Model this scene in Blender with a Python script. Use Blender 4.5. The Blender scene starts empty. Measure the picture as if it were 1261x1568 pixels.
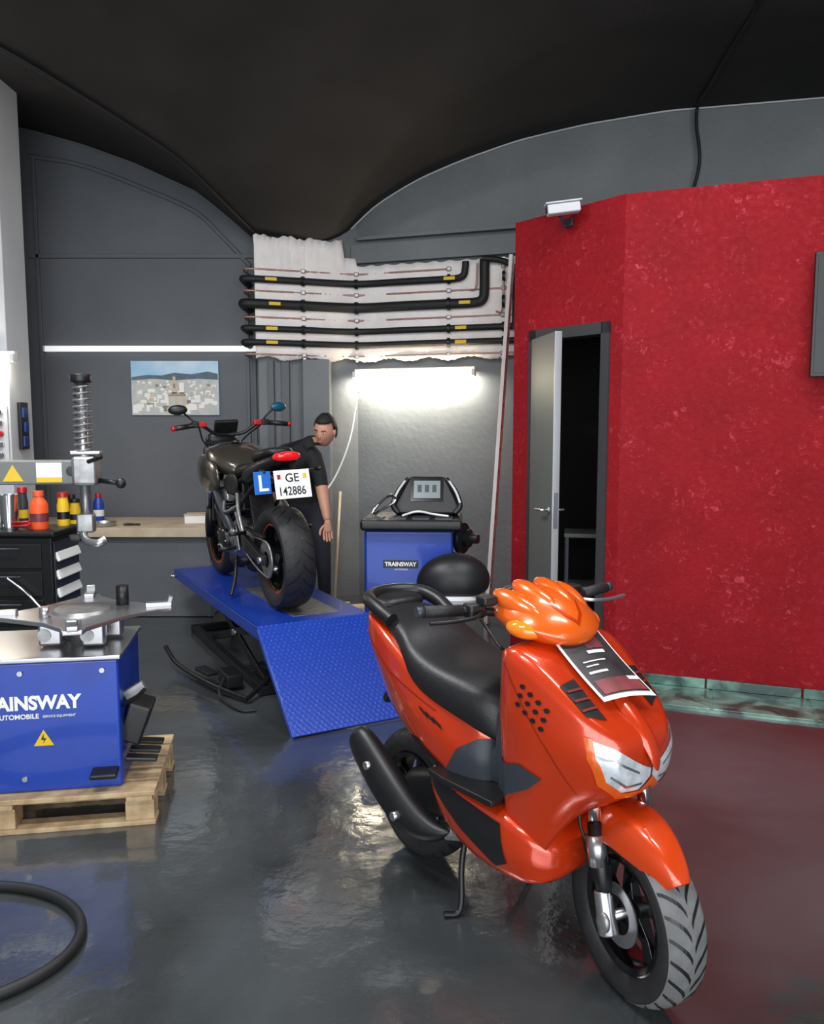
import bpy, bmesh, math, random
from mathutils import Vector, Matrix, Euler
from mathutils.bvhtree import BVHTree
random.seed(4)
S=bpy.context.scene
COL=S.collection
pi=math.pi
# ------------------------------------------------------------------ materials
def lin(c):
    return tuple(((v/255)/12.92 if v/255<=.04045 else ((v/255+.055)/1.055)**2.4) for v in c)
def setin(n,k,v):
    if k in n.inputs: n.inputs[k].default_value=v
def mat(name,rgb,rough=.5,metal=0,coat=0,emit=0,ecol=None,var=0,vscale=8,bump=0,bscale=60,rgb2=None,trans=0,spec=.5):
    m=bpy.data.materials.new(name); m.use_nodes=True
    nt=m.node_tree; b=nt.nodes['Principled BSDF']
    c=lin(rgb)+(1,)
    setin(b,'Base Color',c); setin(b,'Roughness',rough); setin(b,'Metallic',metal); setin(b,'Specular IOR Level',spec)
    setin(b,'Coat Weight',coat); setin(b,'Coat Roughness',.06); setin(b,'Transmission Weight',trans)
    if emit:
        setin(b,'Emission Color',lin(ecol or rgb)+(1,)); setin(b,'Emission Strength',emit)
    if var or bump or rgb2:
        tc=nt.nodes.new('ShaderNodeTexCoord')
    if var or rgb2:
        n=nt.nodes.new('ShaderNodeTexNoise'); setin(n,'Scale',vscale); setin(n,'Detail',6)
        nt.links.new(tc.outputs['Object'],n.inputs['Vector'])
        r=nt.nodes.new('ShaderNodeValToRGB')
        c2=lin(rgb2) if rgb2 else tuple(min(1,x*(1+var)) for x in c[:3])
        c1=c[:3] if rgb2 else tuple(x*(1-var) for x in c[:3])
        r.color_ramp.elements[0].position=.35; r.color_ramp.elements[1].position=.68
        r.color_ramp.elements[0].color=c1+(1,); r.color_ramp.elements[1].color=c2+(1,)
        nt.links.new(n.outputs['Fac'],r.inputs['Fac']); nt.links.new(r.outputs['Color'],b.inputs['Base Color'])
    if bump:
        n2=nt.nodes.new('ShaderNodeTexNoise'); setin(n2,'Scale',bscale); setin(n2,'Detail',4)
        nt.links.new(tc.outputs['Object'],n2.inputs['Vector'])
        bp=nt.nodes.new('ShaderNodeBump'); setin(bp,'Strength',bump); setin(bp,'Distance',.01)
        nt.links.new(n2.outputs['Fac'],bp.inputs['Height']); nt.links.new(bp.outputs['Normal'],b.inputs['Normal'])
    return m
M={}
M['wall']=mat('wall_grey_paint',(100,103,108),.7,var=.10,vscale=1.2,bump=.25,bscale=35)
M['wall2']=mat('wall_grey_plaster',(116,120,122),.6,var=.12,vscale=1.5,bump=.35,bscale=22)
M['ceil']=mat('ceiling_black_paint',(38,35,34),.8,var=.25,vscale=2.0,bump=.3,bscale=25)
M['col']=mat('column_light_grey',(205,207,210),.6,var=.06,vscale=2,bump=.2)
M['white_pl']=mat('raw_white_plaster',(238,232,228),.8,var=.06,vscale=7,bump=.5,bscale=18)
M['white']=mat('white_paint',(230,230,228),.45)
M['led']=mat('led_strip_diffuser',(245,245,245),.4,emit=.55,ecol=(255,255,255))  # white plastic with a weak glow added to brighten it, no lamp
M['black']=mat('black_plastic',(20,20,22),.42,var=.2,vscale=20)
M['blackg']=mat('black_gloss',(12,12,14),.18,coat=.4)
M['blackm']=mat('black_metal',(30,31,33),.4,metal=.4)
M['rubber']=mat('tyre_rubber',(30,30,32),.6,var=.15,vscale=30,bump=.15,bscale=120)
M['tread']=mat('tyre_tread_rubber',(104,104,104),.75,var=.15,vscale=30)
M['orange']=mat('orange_red_paint',(198,54,12),.27,coat=.9,metal=.3,var=.06,vscale=3)
M['orange_hi']=mat('orange_paint',(220,92,16),.26,coat=.9,metal=.15)
M['fender']=mat('orange_fender_paint',(210,66,14),.26,coat=.9,metal=.2)
M['seam']=mat('panel_seam',(110,26,10),.5)
M['amber']=mat('amber_lens',(240,130,26),.12,coat=1)
M['silver']=mat('brushed_silver',(180,180,182),.3,metal=.9)
M['chrome']=mat('chrome',(225,225,228),.12,metal=1)
M['alu']=mat('cast_aluminium',(150,150,150),.42,metal=.8,var=.2,vscale=25)
M['lens']=mat('headlight_lens',(205,210,216),.07,metal=.35,coat=1,emit=.12,var=.25,vscale=30)
M['seat']=mat('seat_vinyl',(24,24,26),.42,bump=.1,bscale=200)
M['grey_pl']=mat('grey_plastic',(50,54,62),.42)
M['blue']=mat('blue_enamel',(20,60,160),.38,coat=.3,var=.08,vscale=4)
M['blued']=mat('dark_blue_enamel',(20,44,112),.42,coat=.2,var=.1,vscale=4)
M['wood']=mat('pallet_wood',(196,172,136),.7,rgb2=(160,132,96),vscale=12,bump=.3)
M['bench']=mat('bench_wood',(206,190,165),.6,rgb2=(186,166,140),vscale=6)
M['yellow']=mat('yellow_label',(225,185,30),.5)
M['red']=mat('red_plastic',(170,20,24),.35,coat=.3)
M['redl']=mat('tail_light_red',(200,12,18),.15,coat=1,emit=.5,ecol=(230,20,20))
M['copper']=mat('copper_pipe',(170,132,120),.4,metal=.4)
M['insul']=mat('pipe_insulation',(20,20,22),.6)
M['skin']=mat('skin',(200,146,122),.55,var=.05,vscale=20)
M['lip']=mat('lip',(170,100,90),.5)
M['hair']=mat('hair',(18,15,14),.6,bump=.6,bscale=150)
M['shirt']=mat('black_tshirt',(24,24,28),.85,bump=.3,bscale=40)
M['pants']=mat('dark_trousers',(38,40,48),.85,bump=.3,bscale=40)
M['shoe']=mat('shoe_leather',(20,20,20),.5)
M['paper']=mat('paper_white',(238,238,236),.55)
M['flyer']=mat('flyer_black',(36,34,36),.35,rgb2=(58,52,54),vscale=15)
M['flyerred']=mat('flyer_red',(130,56,60),.4,rgb2=(90,40,44),vscale=22)
M['tank']=mat('motorcycle_tank_bronze',(84,78,70),.28,metal=.6,coat=.8)
M['red_rim']=mat('rim_orange_red',(200,66,30),.35,metal=.2)
M['screen']=mat('display_screen',(120,132,134),.2,emit=.15)
M['teal']=mat('teal_plastic',(20,80,100),.3)
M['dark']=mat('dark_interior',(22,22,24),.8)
M['doorg']=mat('door_grey',(104,108,104),.45,var=.05,vscale=3)
M['frame']=mat('door_frame_grey',(60,60,62),.4)
M['tube']=mat('fluorescent_tube',(255,250,235),.4,emit=60,ecol=(255,238,202))
M['oil']=mat('orange_bottle',(240,90,40),.4)
M['lplate']=mat('learner_plate_blue',(20,100,190),.4)
M['clear']=mat('clear_plastic',(210,215,215),.15,trans=.6)
M['sky_print']=mat('poster_sky',(150,200,232),.4,rgb2=(226,238,244),vscale=3)
M['hill_print']=mat('poster_hills',(84,104,130),.4,rgb2=(76,98,98),vscale=12)
M['town_print']=mat('poster_town',(205,205,200),.4,rgb2=(180,184,178),vscale=20)
M['house_a']=mat('poster_house_white',(244,242,236),.4)
M['house_b']=mat('poster_house_grey',(196,196,194),.4)
M['house_c']=mat('poster_house_tan',(206,186,164),.4)
M['house_d']=mat('poster_roof_dark',(132,126,120),.4)

def red_wall_mat():
    m=bpy.data.materials.new('red_sponged_plaster'); m.use_nodes=True
    nt=m.node_tree; b=nt.nodes['Principled BSDF']; setin(b,'Roughness',.55); setin(b,'Specular IOR Level',.25)
    tc=nt.nodes.new('ShaderNodeTexCoord')
    def noise(sc,det,rough=.6,dist=0):
        n=nt.nodes.new('ShaderNodeTexNoise'); setin(n,'Scale',sc); setin(n,'Detail',det); setin(n,'Roughness',rough); setin(n,'Distortion',dist)
        nt.links.new(tc.outputs['Object'],n.inputs['Vector']); return n
    a=noise(2.6,5); r=nt.nodes.new('ShaderNodeValToRGB')
    r.color_ramp.elements[0].position=.3; r.color_ramp.elements[0].color=lin((134,8,20))+(1,)
    r.color_ramp.elements[1].position=.75; r.color_ramp.elements[1].color=lin((156,14,28))+(1,)
    nt.links.new(a.outputs['Fac'],r.inputs['Fac'])
    c=noise(26,7,.8,.8); d=noise(4,3)
    ad=nt.nodes.new('ShaderNodeMath'); ad.operation='MULTIPLY_ADD'; ad.inputs[1].default_value=.30; nt.links.new(d.outputs['Fac'],ad.inputs[0]); nt.links.new(c.outputs['Fac'],ad.inputs[2])
    r2=nt.nodes.new('ShaderNodeValToRGB')
    r2.color_ramp.elements[0].position=.73; r2.color_ramp.elements[0].color=(0,0,0,1)
    r2.color_ramp.elements[1].position=.86; r2.color_ramp.elements[1].color=(.75,.75,.75,1)
    nt.links.new(ad.outputs[0],r2.inputs['Fac'])
    mx=nt.nodes.new('ShaderNodeMixRGB'); nt.links.new(r2.outputs['Color'],mx.inputs['Fac'])
    nt.links.new(r.outputs['Color'],mx.inputs['Color1']); mx.inputs['Color2'].default_value=lin((222,84,102))+(1,)
    nt.links.new(mx.outputs['Color'],b.inputs['Base Color'])
    bp=nt.nodes.new('ShaderNodeBump'); setin(bp,'Strength',.7); setin(bp,'Distance',.012)
    nt.links.new(c.outputs['Fac'],bp.inputs['Height']); nt.links.new(bp.outputs['Normal'],b.inputs['Normal'])
    return m
M['redwall']=red_wall_mat()
def floor_mat():
    m=bpy.data.materials.new('grey_epoxy_floor'); m.use_nodes=True
    nt=m.node_tree; b=nt.nodes['Principled BSDF']
    tc=nt.nodes.new('ShaderNodeTexCoord')
    n=nt.nodes.new('ShaderNodeTexNoise'); setin(n,'Scale',.9); setin(n,'Detail',7); setin(n,'Distortion',.6)
    nt.links.new(tc.outputs['Object'],n.inputs['Vector'])
    r=nt.nodes.new('ShaderNodeValToRGB')
    r.color_ramp.elements[0].position=.32; r.color_ramp.elements[0].color=lin((44,46,45))+(1,)
    r.color_ramp.elements[1].position=.70; r.color_ramp.elements[1].color=lin((74,79,82))+(1,)
    nt.links.new(n.outputs['Fac'],r.inputs['Fac']); nt.links.new(r.outputs['Color'],b.inputs['Base Color'])
    n3=nt.nodes.new('ShaderNodeTexNoise'); setin(n3,'Scale',2.7); setin(n3,'Detail',8)
    nt.links.new(tc.outputs['Object'],n3.inputs['Vector'])
    mr=nt.nodes.new('ShaderNodeMapRange'); setin(mr,'From Min',.35); setin(mr,'From Max',.65); setin(mr,'To Min',.12); setin(mr,'To Max',.24)
    nt.links.new(n3.outputs['Fac'],mr.inputs['Value']); nt.links.new(mr.outputs['Result'],b.inputs['Roughness'])
    n2=nt.nodes.new('ShaderNodeTexNoise'); setin(n2,'Scale',9); setin(n2,'Detail',6)
    nt.links.new(tc.outputs['Object'],n2.inputs['Vector'])
    bp=nt.nodes.new('ShaderNodeBump'); setin(bp,'Strength',.30); setin(bp,'Distance',.02)
    nt.links.new(n2.outputs['Fac'],bp.inputs['Height']); nt.links.new(bp.outputs['Normal'],b.inputs['Normal'])
    setin(b,'Specular IOR Level',.7); setin(b,'Coat Weight',.9); setin(b,'Coat Roughness',.06)
    n4=nt.nodes.new('ShaderNodeBump'); setin(n4,'Strength',.10); setin(n4,'Distance',.02); nt.links.new(n2.outputs['Fac'],n4.inputs['Height']); nt.links.new(n4.outputs['Normal'],b.inputs['Coat Normal'])
    return m
M['floor']=floor_mat()
def chequer_mat():
    m=bpy.data.materials.new('blue_tread_plate'); m.use_nodes=True
    nt=m.node_tree; b=nt.nodes['Principled BSDF']; setin(b,'Roughness',.38); setin(b,'Coat Weight',.3)
    tc=nt.nodes.new('ShaderNodeTexCoord'); v=nt.nodes.new('ShaderNodeTexVoronoi'); setin(v,'Scale',28); setin(v,'Randomness',.15)
    mp=nt.nodes.new('ShaderNodeMapping'); mp.inputs['Rotation'].default_value=(0,0,.78); mp.inputs['Scale'].default_value=(1,1.7,1)
    nt.links.new(tc.outputs['Object'],mp.inputs['Vector']); nt.links.new(mp.outputs['Vector'],v.inputs['Vector'])
    r=nt.nodes.new('ShaderNodeValToRGB'); r.color_ramp.elements[0].position=.10; r.color_ramp.elements[0].color=lin((50,96,200))+(1,)
    r.color_ramp.elements[1].position=.24; r.color_ramp.elements[1].color=lin((16,54,152))+(1,)
    nt.links.new(v.outputs['Distance'],r.inputs['Fac']); nt.links.new(r.outputs['Color'],b.inputs['Base Color'])
    bp=nt.nodes.new('ShaderNodeBump'); setin(bp,'Strength',.4); setin(bp,'Distance',.004); bp.invert=True
    nt.links.new(v.outputs['Distance'],bp.inputs['Height']); nt.links.new(bp.outputs['Normal'],b.inputs['Normal'])
    return m
M['chequer']=chequer_mat()
def glassblock_mat():
    m=bpy.data.materials.new('green_glass_blocks'); m.use_nodes=True
    nt=m.node_tree; b=nt.nodes['Principled BSDF']; setin(b,'Roughness',.22); setin(b,'Coat Weight',.3)
    tc=nt.nodes.new('ShaderNodeTexCoord'); n=nt.nodes.new('ShaderNodeTexNoise'); setin(n,'Scale',5); setin(n,'Detail',3); setin(n,'Distortion',.8)
    nt.links.new(tc.outputs['Object'],n.inputs['Vector'])
    r=nt.nodes.new('ShaderNodeValToRGB'); r.color_ramp.elements[0].position=.42; r.color_ramp.elements[0].color=lin((34,64,58))+(1,)
    r.color_ramp.elements[1].position=.72; r.color_ramp.elements[1].color=lin((136,182,166))+(1,)
    nt.links.new(n.outputs['Fac'],r.inputs['Fac']); nt.links.new(r.outputs['Color'],b.inputs['Base Color'])
    return m
M['glassb']=glassblock_mat()

# ------------------------------------------------------------------ helpers
def top(name,loc=(0,0,0),rz=0):
    e=bpy.data.objects.new(name,None); COL.objects.link(e); e.location=loc; e.rotation_euler=(0,0,rz); e.empty_display_size=.1
    return e
def sub(name,parent,loc=(0,0,0),rot=(0,0,0)):
    e=bpy.data.objects.new(name,None); COL.objects.link(e); e.parent=parent; e.location=loc; e.rotation_euler=rot; e.empty_display_size=.05
    return e
def fin(name,bm,m,parent=None,smooth=False,bevel=0,subd=0,loc=None,rot=None):
    me=bpy.data.meshes.new(name); bmesh.ops.recalc_face_normals(bm,faces=bm.faces); bm.to_mesh(me); bm.free()
    if isinstance(m,(list,tuple)):
        for q in m: me.materials.append(M[q] if isinstance(q,str) else q)
    else: me.materials.append(M[m] if isinstance(m,str) else m)
    if smooth:
        for p in me.polygons: p.use_smooth=True
    o=bpy.data.objects.new(name,me); COL.objects.link(o)
    if parent: o.parent=parent
    if loc: o.location=loc
    if rot: o.rotation_euler=rot
    if bevel:
        b=o.modifiers.new('bevel','BEVEL'); b.width=bevel; b.segments=2; b.limit_method='ANGLE'
        for p in me.polygons: p.use_smooth=True
        w=o.modifiers.new('wn','WEIGHTED_NORMAL')
    if subd:
        s=o.modifiers.new('sub','SUBSURF'); s.levels=subd; s.render_levels=subd
    return o
def box(name,parent,c,s,m,bevel=.004,rot=None,taper=None):
    bm=bmesh.new(); bmesh.ops.create_cube(bm,size=1)
    for v in bm.verts:
        if taper and v.co.z>0: v.co.x*=taper[0]; v.co.y*=taper[1]
        v.co=Vector((v.co.x*s[0],v.co.y*s[1],v.co.z*s[2]))
    return fin(name,bm,m,parent,bevel=min(bevel,min(s)*.3),loc=c,rot=rot)
def cyl(name,parent,p1,p2,r,m,r2=None,seg=20,bevel=0):
    p1=Vector(p1);p2=Vector(p2); d=p2-p1; L=d.length
    bm=bmesh.new(); bmesh.ops.create_cone(bm,cap_ends=True,segments=seg,radius1=r,radius2=r if r2 is None else r2,depth=L)
    q=d.to_track_quat('Z','Y').to_matrix().to_4x4(); T=Matrix.Translation((p1+p2)/2)@q
    bm.transform(T)
    for f in bm.faces: f.smooth=len(f.verts)==4
    me=bpy.data.meshes.new(name); bm.to_mesh(me); bm.free(); me.materials.append(M[m])
    o=bpy.data.objects.new(name,me); COL.objects.link(o); o.parent=parent
    if bevel:
        b=o.modifiers.new('b','BEVEL'); b.width=bevel; b.segments=2; b.limit_method='ANGLE'
    return o
def catmull(P,n=6,cyc=False):
    P=[Vector(p) for p in P]; out=[]; N=len(P)
    if N<3 and not cyc: return P
    rng=range(N) if cyc else range(N-1)
    for i in rng:
        p0=P[(i-1)%N] if (cyc or i>0) else P[0]*2-P[1]
        p1=P[i]; p2=P[(i+1)%N]; p3=P[(i+2)%N] if (cyc or i+2<N) else P[-1]*2-P[-2]
        for k in range(n):
            t=k/n; out.append(.5*((2*p1)+(-p0+p2)*t+(2*p0-5*p1+4*p2-p3)*t*t+(-p0+3*p1-3*p2+p3)*t**3))
    if not cyc: out.append(P[-1])
    return out
def tube(name,parent,pts,r,m,cyc=False,smooth=True,n=6,res=4):
    P=catmull(pts,n,cyc) if smooth else [Vector(p) for p in pts]
    cu=bpy.data.curves.new(name,'CURVE'); cu.dimensions='3D'; cu.bevel_depth=r; cu.bevel_resolution=res; cu.use_fill_caps=True
    sp=cu.splines.new('POLY'); sp.points.add(len(P)-1)
    for i,p in enumerate(P): sp.points[i].co=(*p,1)
    sp.use_cyclic_u=cyc; sp.use_smooth=True
    cu.materials.append(M[m]); o=bpy.data.objects.new(name,cu); COL.objects.link(o); o.parent=parent
    return o
def loft(name,parent,rings,m,subd=2,cap=True,loc=None,rot=None,mirror=True,crease=None):
    bm=bmesh.new(); R=[]
    cl=bm.edges.layers.float.new('crease_edge') if crease else None
    for x,h in rings:
        full=[(y,z) for y,z in h]+([(-y,z) for y,z in reversed(h[1:-1])] if mirror else [])
        R.append([bm.verts.new((x,y,z)) for y,z in full])
    n=len(R[0])
    for a,b in zip(R,R[1:]):
        for i in range(n): bm.faces.new((a[i],a[(i+1)%n],b[(i+1)%n],b[i]))
    if crease:
        for k,v in crease.items():
            for kk in {k,(n-k)%n}:
                for a,b in zip(R,R[1:]):
                    e=bm.edges.get((a[kk],b[kk]))
                    if e: e[cl]=v
    if cap: bm.faces.new(R[0]); bm.faces.new(list(reversed(R[-1])))
    return fin(name,bm,m,parent,smooth=True,subd=subd,loc=loc,rot=rot)
def ell(w,zt,zb,x,y0=0):
    zm=(zt+zb)/2; h=(zt-zb)/2
    return (x,[(0,zt),(w*.55,zt-h*.08),(w*.92,zt-h*.42),(w,zm),(w*.92,zb+h*.42),(w*.55,zb+h*.08),(0,zb)])
def lathe(name,parent,prof,c,axis,m,seg=48,close=False,smooth=True):
    bm=bmesh.new(); q=Vector(axis).to_track_quat('Z','Y').to_matrix().to_4x4(); T=Matrix.Translation(c)@q
    R=[]
    for i in range(seg):
        a=2*pi*i/seg; R.append([bm.verts.new(T@Vector((r*math.cos(a),r*math.sin(a),h))) for r,h in prof])
    k=len(prof)
    for i in range(seg):
        A=R[i];B=R[(i+1)%seg]
        for j in range(k if close else k-1):
            j2=(j+1)%k
            try: bm.faces.new((A[j],B[j],B[j2],A[j2]))
            except: pass
    bmesh.ops.remove_doubles(bm,verts=bm.verts,dist=1e-5)
    o=fin(name,bm,m,parent,smooth=smooth)
    e=o.modifiers.new('es','EDGE_SPLIT'); e.split_angle=.7
    return o
def prism(name,parent,poly,depth,m,T=Matrix(),bevel=.002):
    bm=bmesh.new(); a=[bm.verts.new((x,y,0)) for x,y in poly]; b=[bm.verts.new((x,y,depth)) for x,y in poly]
    bm.faces.new(list(reversed(a))); bm.faces.new(b); n=len(a)
    for i in range(n): bm.faces.new((a[i],a[(i+1)%n],b[(i+1)%n],b[i]))
    bm.transform(T)
    return fin(name,bm,m,parent,bevel=bevel)
def xz(y=0):
    return Matrix(((1,0,0,0),(0,0,-1,y),(0,1,0,0),(0,0,0,1)))
def ball(name,parent,c,s,m,rot=None,seg=24):
    bm=bmesh.new(); bmesh.ops.create_uvsphere(bm,u_segments=seg,v_segments=seg//2,radius=1)
    for v in bm.verts: v.co=Vector((v.co.x*s[0],v.co.y*s[1],v.co.z*s[2]))
    return fin(name,bm,m,parent,smooth=True,loc=c,rot=rot)
def text(name,parent,s,size,loc,rot,m,ext=.001,bold=.0,sx=1,align='LEFT'):
    cu=bpy.data.curves.new(name,'FONT'); cu.body=s; cu.size=size; cu.extrude=ext; cu.offset=bold; cu.align_x=align
    cu.materials.append(M[m]); o=bpy.data.objects.new(name,cu); COL.objects.link(o); o.parent=parent; o.location=loc; o.rotation_euler=rot; o.scale=(sx,1,1)
    return o
def decal(name,parent,targets,poly,axis,m,off=.002,cuts=5,mirror=False):
    bpy.context.view_layer.update(); dg=bpy.context.evaluated_depsgraph_get()
    trees=[BVHTree.FromObject(t,dg) for t in targets]
    for sgn in ((1,-1) if mirror else (1,)):
        bm=bmesh.new()
        def mk(u,v):
            if axis=='Y-': return Vector((u,-1*sgn,v))
            if axis=='X+': return Vector((1,u*sgn,v))
            return Vector((u,v*sgn,3))
        d={'Y-':Vector((0,1*sgn,0)),'X+':Vector((-1,0,0)),'Z':Vector((0,0,-1))}[axis]
        f=bm.faces.new([bm.verts.new(mk(u,v)) for u,v in poly])
        bmesh.ops.triangulate(bm,faces=[f])
        bmesh.ops.subdivide_edges(bm,edges=bm.edges[:],cuts=cuts,use_grid_fill=True)
        for v in bm.verts:
            best=None
            for t in trees:
                h=t.ray_cast(v.co,d)
                if h[0] is not None and (best is None or h[3]<best[3]): best=h
            if best is None:
                c=[t.find_nearest(v.co+d*1.0) for t in trees]; c=[k for k in c if k[0] is not None]; best=min(c,key=lambda k:k[3])
            v.co=best[0]-d*off
        fin(name,bm,m,parent,smooth=True)
def tyre(parent,c,R,w,rim,grooves=26,treadmat='tread',name='tyre'):
    hw=w/2
    prof=[(rim,-hw*.75),(rim+.01,-hw*.85),(R-.05,-hw),(R-.025,-hw*.97),(R-.010,-hw*.75),(R-.002,-hw*.4),(R,0),(R-.002,hw*.4),(R-.010,hw*.75),(R-.025,hw*.97),(R-.05,hw),(rim+.01,hw*.85),(rim,hw*.75),(rim-.008,hw*.5),(rim-.008,-hw*.5)]
    lathe(name,parent,prof,c,(0,1,0),'rubber',64,close=True)
    prof2=[(R-.0205,-hw*.93),(R-.0095,-hw*.76),(R-.001,-hw*.4),(R+.001,0),(R-.001,hw*.4),(R-.0095,hw*.76),(R-.0205,hw*.93)]
    lathe(name+'_tread',parent,prof2,c,(0,1,0),treadmat,64)
    bm=bmesh.new(); c=Vector(c)
    def rad(y):
        t=abs(y)/hw
        xs=[0,.4,.76,.93]; rs=[R+.001,R-.001,R-.0095,R-.0205]
        for i in range(3):
            if t<=xs[i+1]: return rs[i]+(rs[i+1]-rs[i])*(t-xs[i])/(xs[i+1]-xs[i])+.0012
        return rs[-1]+.001
    for i in range(grooves):
        for sg in (1,-1):
            a0=2*pi*(i+(.5 if sg>0 else 0))/grooves
            prev=None
            for k in range(7):
                t=k/6; y=sg*hw*(.06+.84*t); a=a0+.26*t**.7*(1); r=rad(y); wd=.008/R*(1-.4*t)
                v1=bm.verts.new(c+Vector((r*math.cos(a-wd),y,r*math.sin(a-wd)))); v2=bm.verts.new(c+Vector((r*math.cos(a+wd),y,r*math.sin(a+wd))))
                if prev: bm.faces.new((prev[0],prev[1],v2,v1))
                prev=(v1,v2)
    fin(name+'_grooves',bm,'black',parent)
def rimw(parent,c,r,w,n,m,spoke_w=.028,disc=.0,stripe=None,name='rim'):
    c=Vector(c); hw=w/2
    lathe(name,parent,[(r,-hw),(r-.006,-hw-.002),(r-.022,-hw*.9),(r-.026,-hw*.3),(r-.026,hw*.3),(r-.022,hw*.9),(r-.006,hw+.002),(r,hw)],c,(0,1,0),m,48)
    cyl(name+'_hub',parent,c+Vector((0,-hw*.7,0)),c+Vector((0,hw*.7,0)),.035,m,bevel=.004)
    for i in range(n):
        a=2*pi*i/n+.3; d=Vector((math.cos(a),0,math.sin(a))); t=Vector((-math.sin(a),0,math.cos(a)))
        bm=bmesh.new(); V=[]
        for (rr,ww,th) in ((.02,spoke_w*1.1,.018),(r*.5,spoke_w*.7,.013),(r-.018,spoke_w*1.0,.015)):
            V.append([bm.verts.new(c+d*rr+t*x*ww*.5+Vector((0,y*th,0))+t*.02*math.sin(rr/r*pi)) for x,y in ((-1,-1),(1,-1),(1,1),(-1,1))])
        for A,B in zip(V,V[1:]):
            for k in range(4): bm.faces.new((A[k],A[(k+1)%4],B[(k+1)%4],B[k]))
        bm.faces.new(V[0]); bm.faces.new(V[-1][::-1])
        fin(name+'_spoke_%d'%i,bm,m,parent,bevel=.003)
    if disc:
        lathe(name+'_brake_disc',parent,[(disc,-hw-.012),(disc,-hw-.008),(disc*.62,-hw-.008),(disc*.62,-hw-.012)],c,(0,1,0),'silver',48,close=True)
    if stripe:
        for s in (-1,1): lathe(name+'_stripe',parent,[(r+.002,s*(hw+.004)),(r-.011,s*(hw+.004))],c,(0,1,0),stripe,48)

# ------------------------------------------------------------------ room
def poly_wall(name,pts,z0,z1,m,th=.12):
    bm=bmesh.new()
    n=len(pts)
    off=[]
    for i in range(n):
        a=Vector(pts[max(0,i-1)]); b=Vector(pts[min(n-1,i+1)]); d=(b-a).normalized(); off.append(Vector(pts[i])+Vector((-d.y,d.x))*th)
    lo=[bm.verts.new((*p,z0)) for p in pts]; hi=[bm.verts.new((*p,z1)) for p in pts]
    lo2=[bm.verts.new((*p,z0)) for p in off]; hi2=[bm.verts.new((*p,z1)) for p in off]
    for i in range(n-1):
        bm.faces.new((lo[i],lo[i+1],hi[i+1],hi[i])); bm.faces.new((lo2[i+1],lo2[i],hi2[i],hi2[i+1]))
        bm.faces.new((hi[i],hi[i+1],hi2[i+1],hi2[i])); bm.faces.new((lo[i+1],lo[i],lo2[i],lo2[i+1]))
    bm.faces.new((lo[0],hi[0],hi2[0],lo2[0])); bm.faces.new((lo[-1],lo2[-1],hi2[-1],hi[-1]))
    return fin(name,bm,m)
bm=bmesh.new(); bmesh.ops.create_cube(bm,size=1)
for v in bm.verts: v.co=Vector((v.co.x*8.4+.4,v.co.y*11.2+2.2,v.co.z*.1-.05))
fin('floor',bm,'floor')
poly_wall('wall_back_left',[(-3.66,7.45),(-1.40,7.45)],0,4.4,'wall')
WP=[(-1.40,7.45),(-1.36,7.20),(-.5,7.48),(.95,7.03),(2.0,6.62),(4.5,6.05)]
poly_wall('wall_back',WP,0,4.4,'wall2')
poly_wall('wall_left',[(-3.6,-3.2),(-3.6,7.5)],0,4.4,'wall')
poly_wall('wall_right',[(4.4,6.3),(4.4,-3.2)],0,4.4,'wall')
def interp(T,x):
    if x<=T[0][0]: return T[0][1]
    for (a,za),(b,zb) in zip(T,T[1:]):
        if x<=b:
            t=(x-a)/(b-a); return za+(zb-za)*t
    return T[-1][1]
HT=[(-3.7,4.27),(-3.4,4.21),(-2.95,4.09),(-2.49,3.93),(-1.93,3.68),(-1.64,3.45),(-1.38,3.22),(-1.0,3.12),(-.61,3.3),(-.41,3.5),(-.17,3.64),(.11,3.77),(.5,3.89),(.92,3.99),(1.4,4.04),(2,4.06),(4.6,4.06)]
GT=[(4.2,4.25),(4.6,4.2),(4.9,4.12),(5.43,3.97),(5.87,3.8),(6.3,3.62),(6.74,3.43),(7.1,3.28),(7.6,3.12)]
def ceilz(x,y): return max(interp(HT,x),interp(GT,y))
bm=bmesh.new(); nx,ny=110,120; V=[]
for i in range(nx+1):
    x=-3.75+8.3*i/nx; V.append([bm.verts.new((x,-3.3+10.95*j/ny,ceilz(x,-3.3+10.95*j/ny))) for j in range(ny+1)])
for i in range(nx):
    for j in range(ny): bm.faces.new((V[i][j],V[i][j+1],V[i+1][j+1],V[i+1][j]))
c=fin('ceiling',bm,'ceil',smooth=True); s=c.modifiers.new('so','SOLIDIFY'); s.thickness=.08; s.offset=1
bm=bmesh.new(); bmesh.ops.create_cube(bm,size=1)
for v in bm.verts: v.co=Vector((v.co.x*.56-3.30,v.co.y*.36+6.25,(v.co.z+.5)*4.2))
fin('column',bm,'col',bevel=.01)
bm=bmesh.new(); bmesh.ops.create_cube(bm,size=1)
for v in bm.verts: v.co=Vector((v.co.x*.24-.85,v.co.y*.22+7.30,(v.co.z+.5)*2.17))
fin('column',bm,'wall2',bevel=.008)
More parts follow.
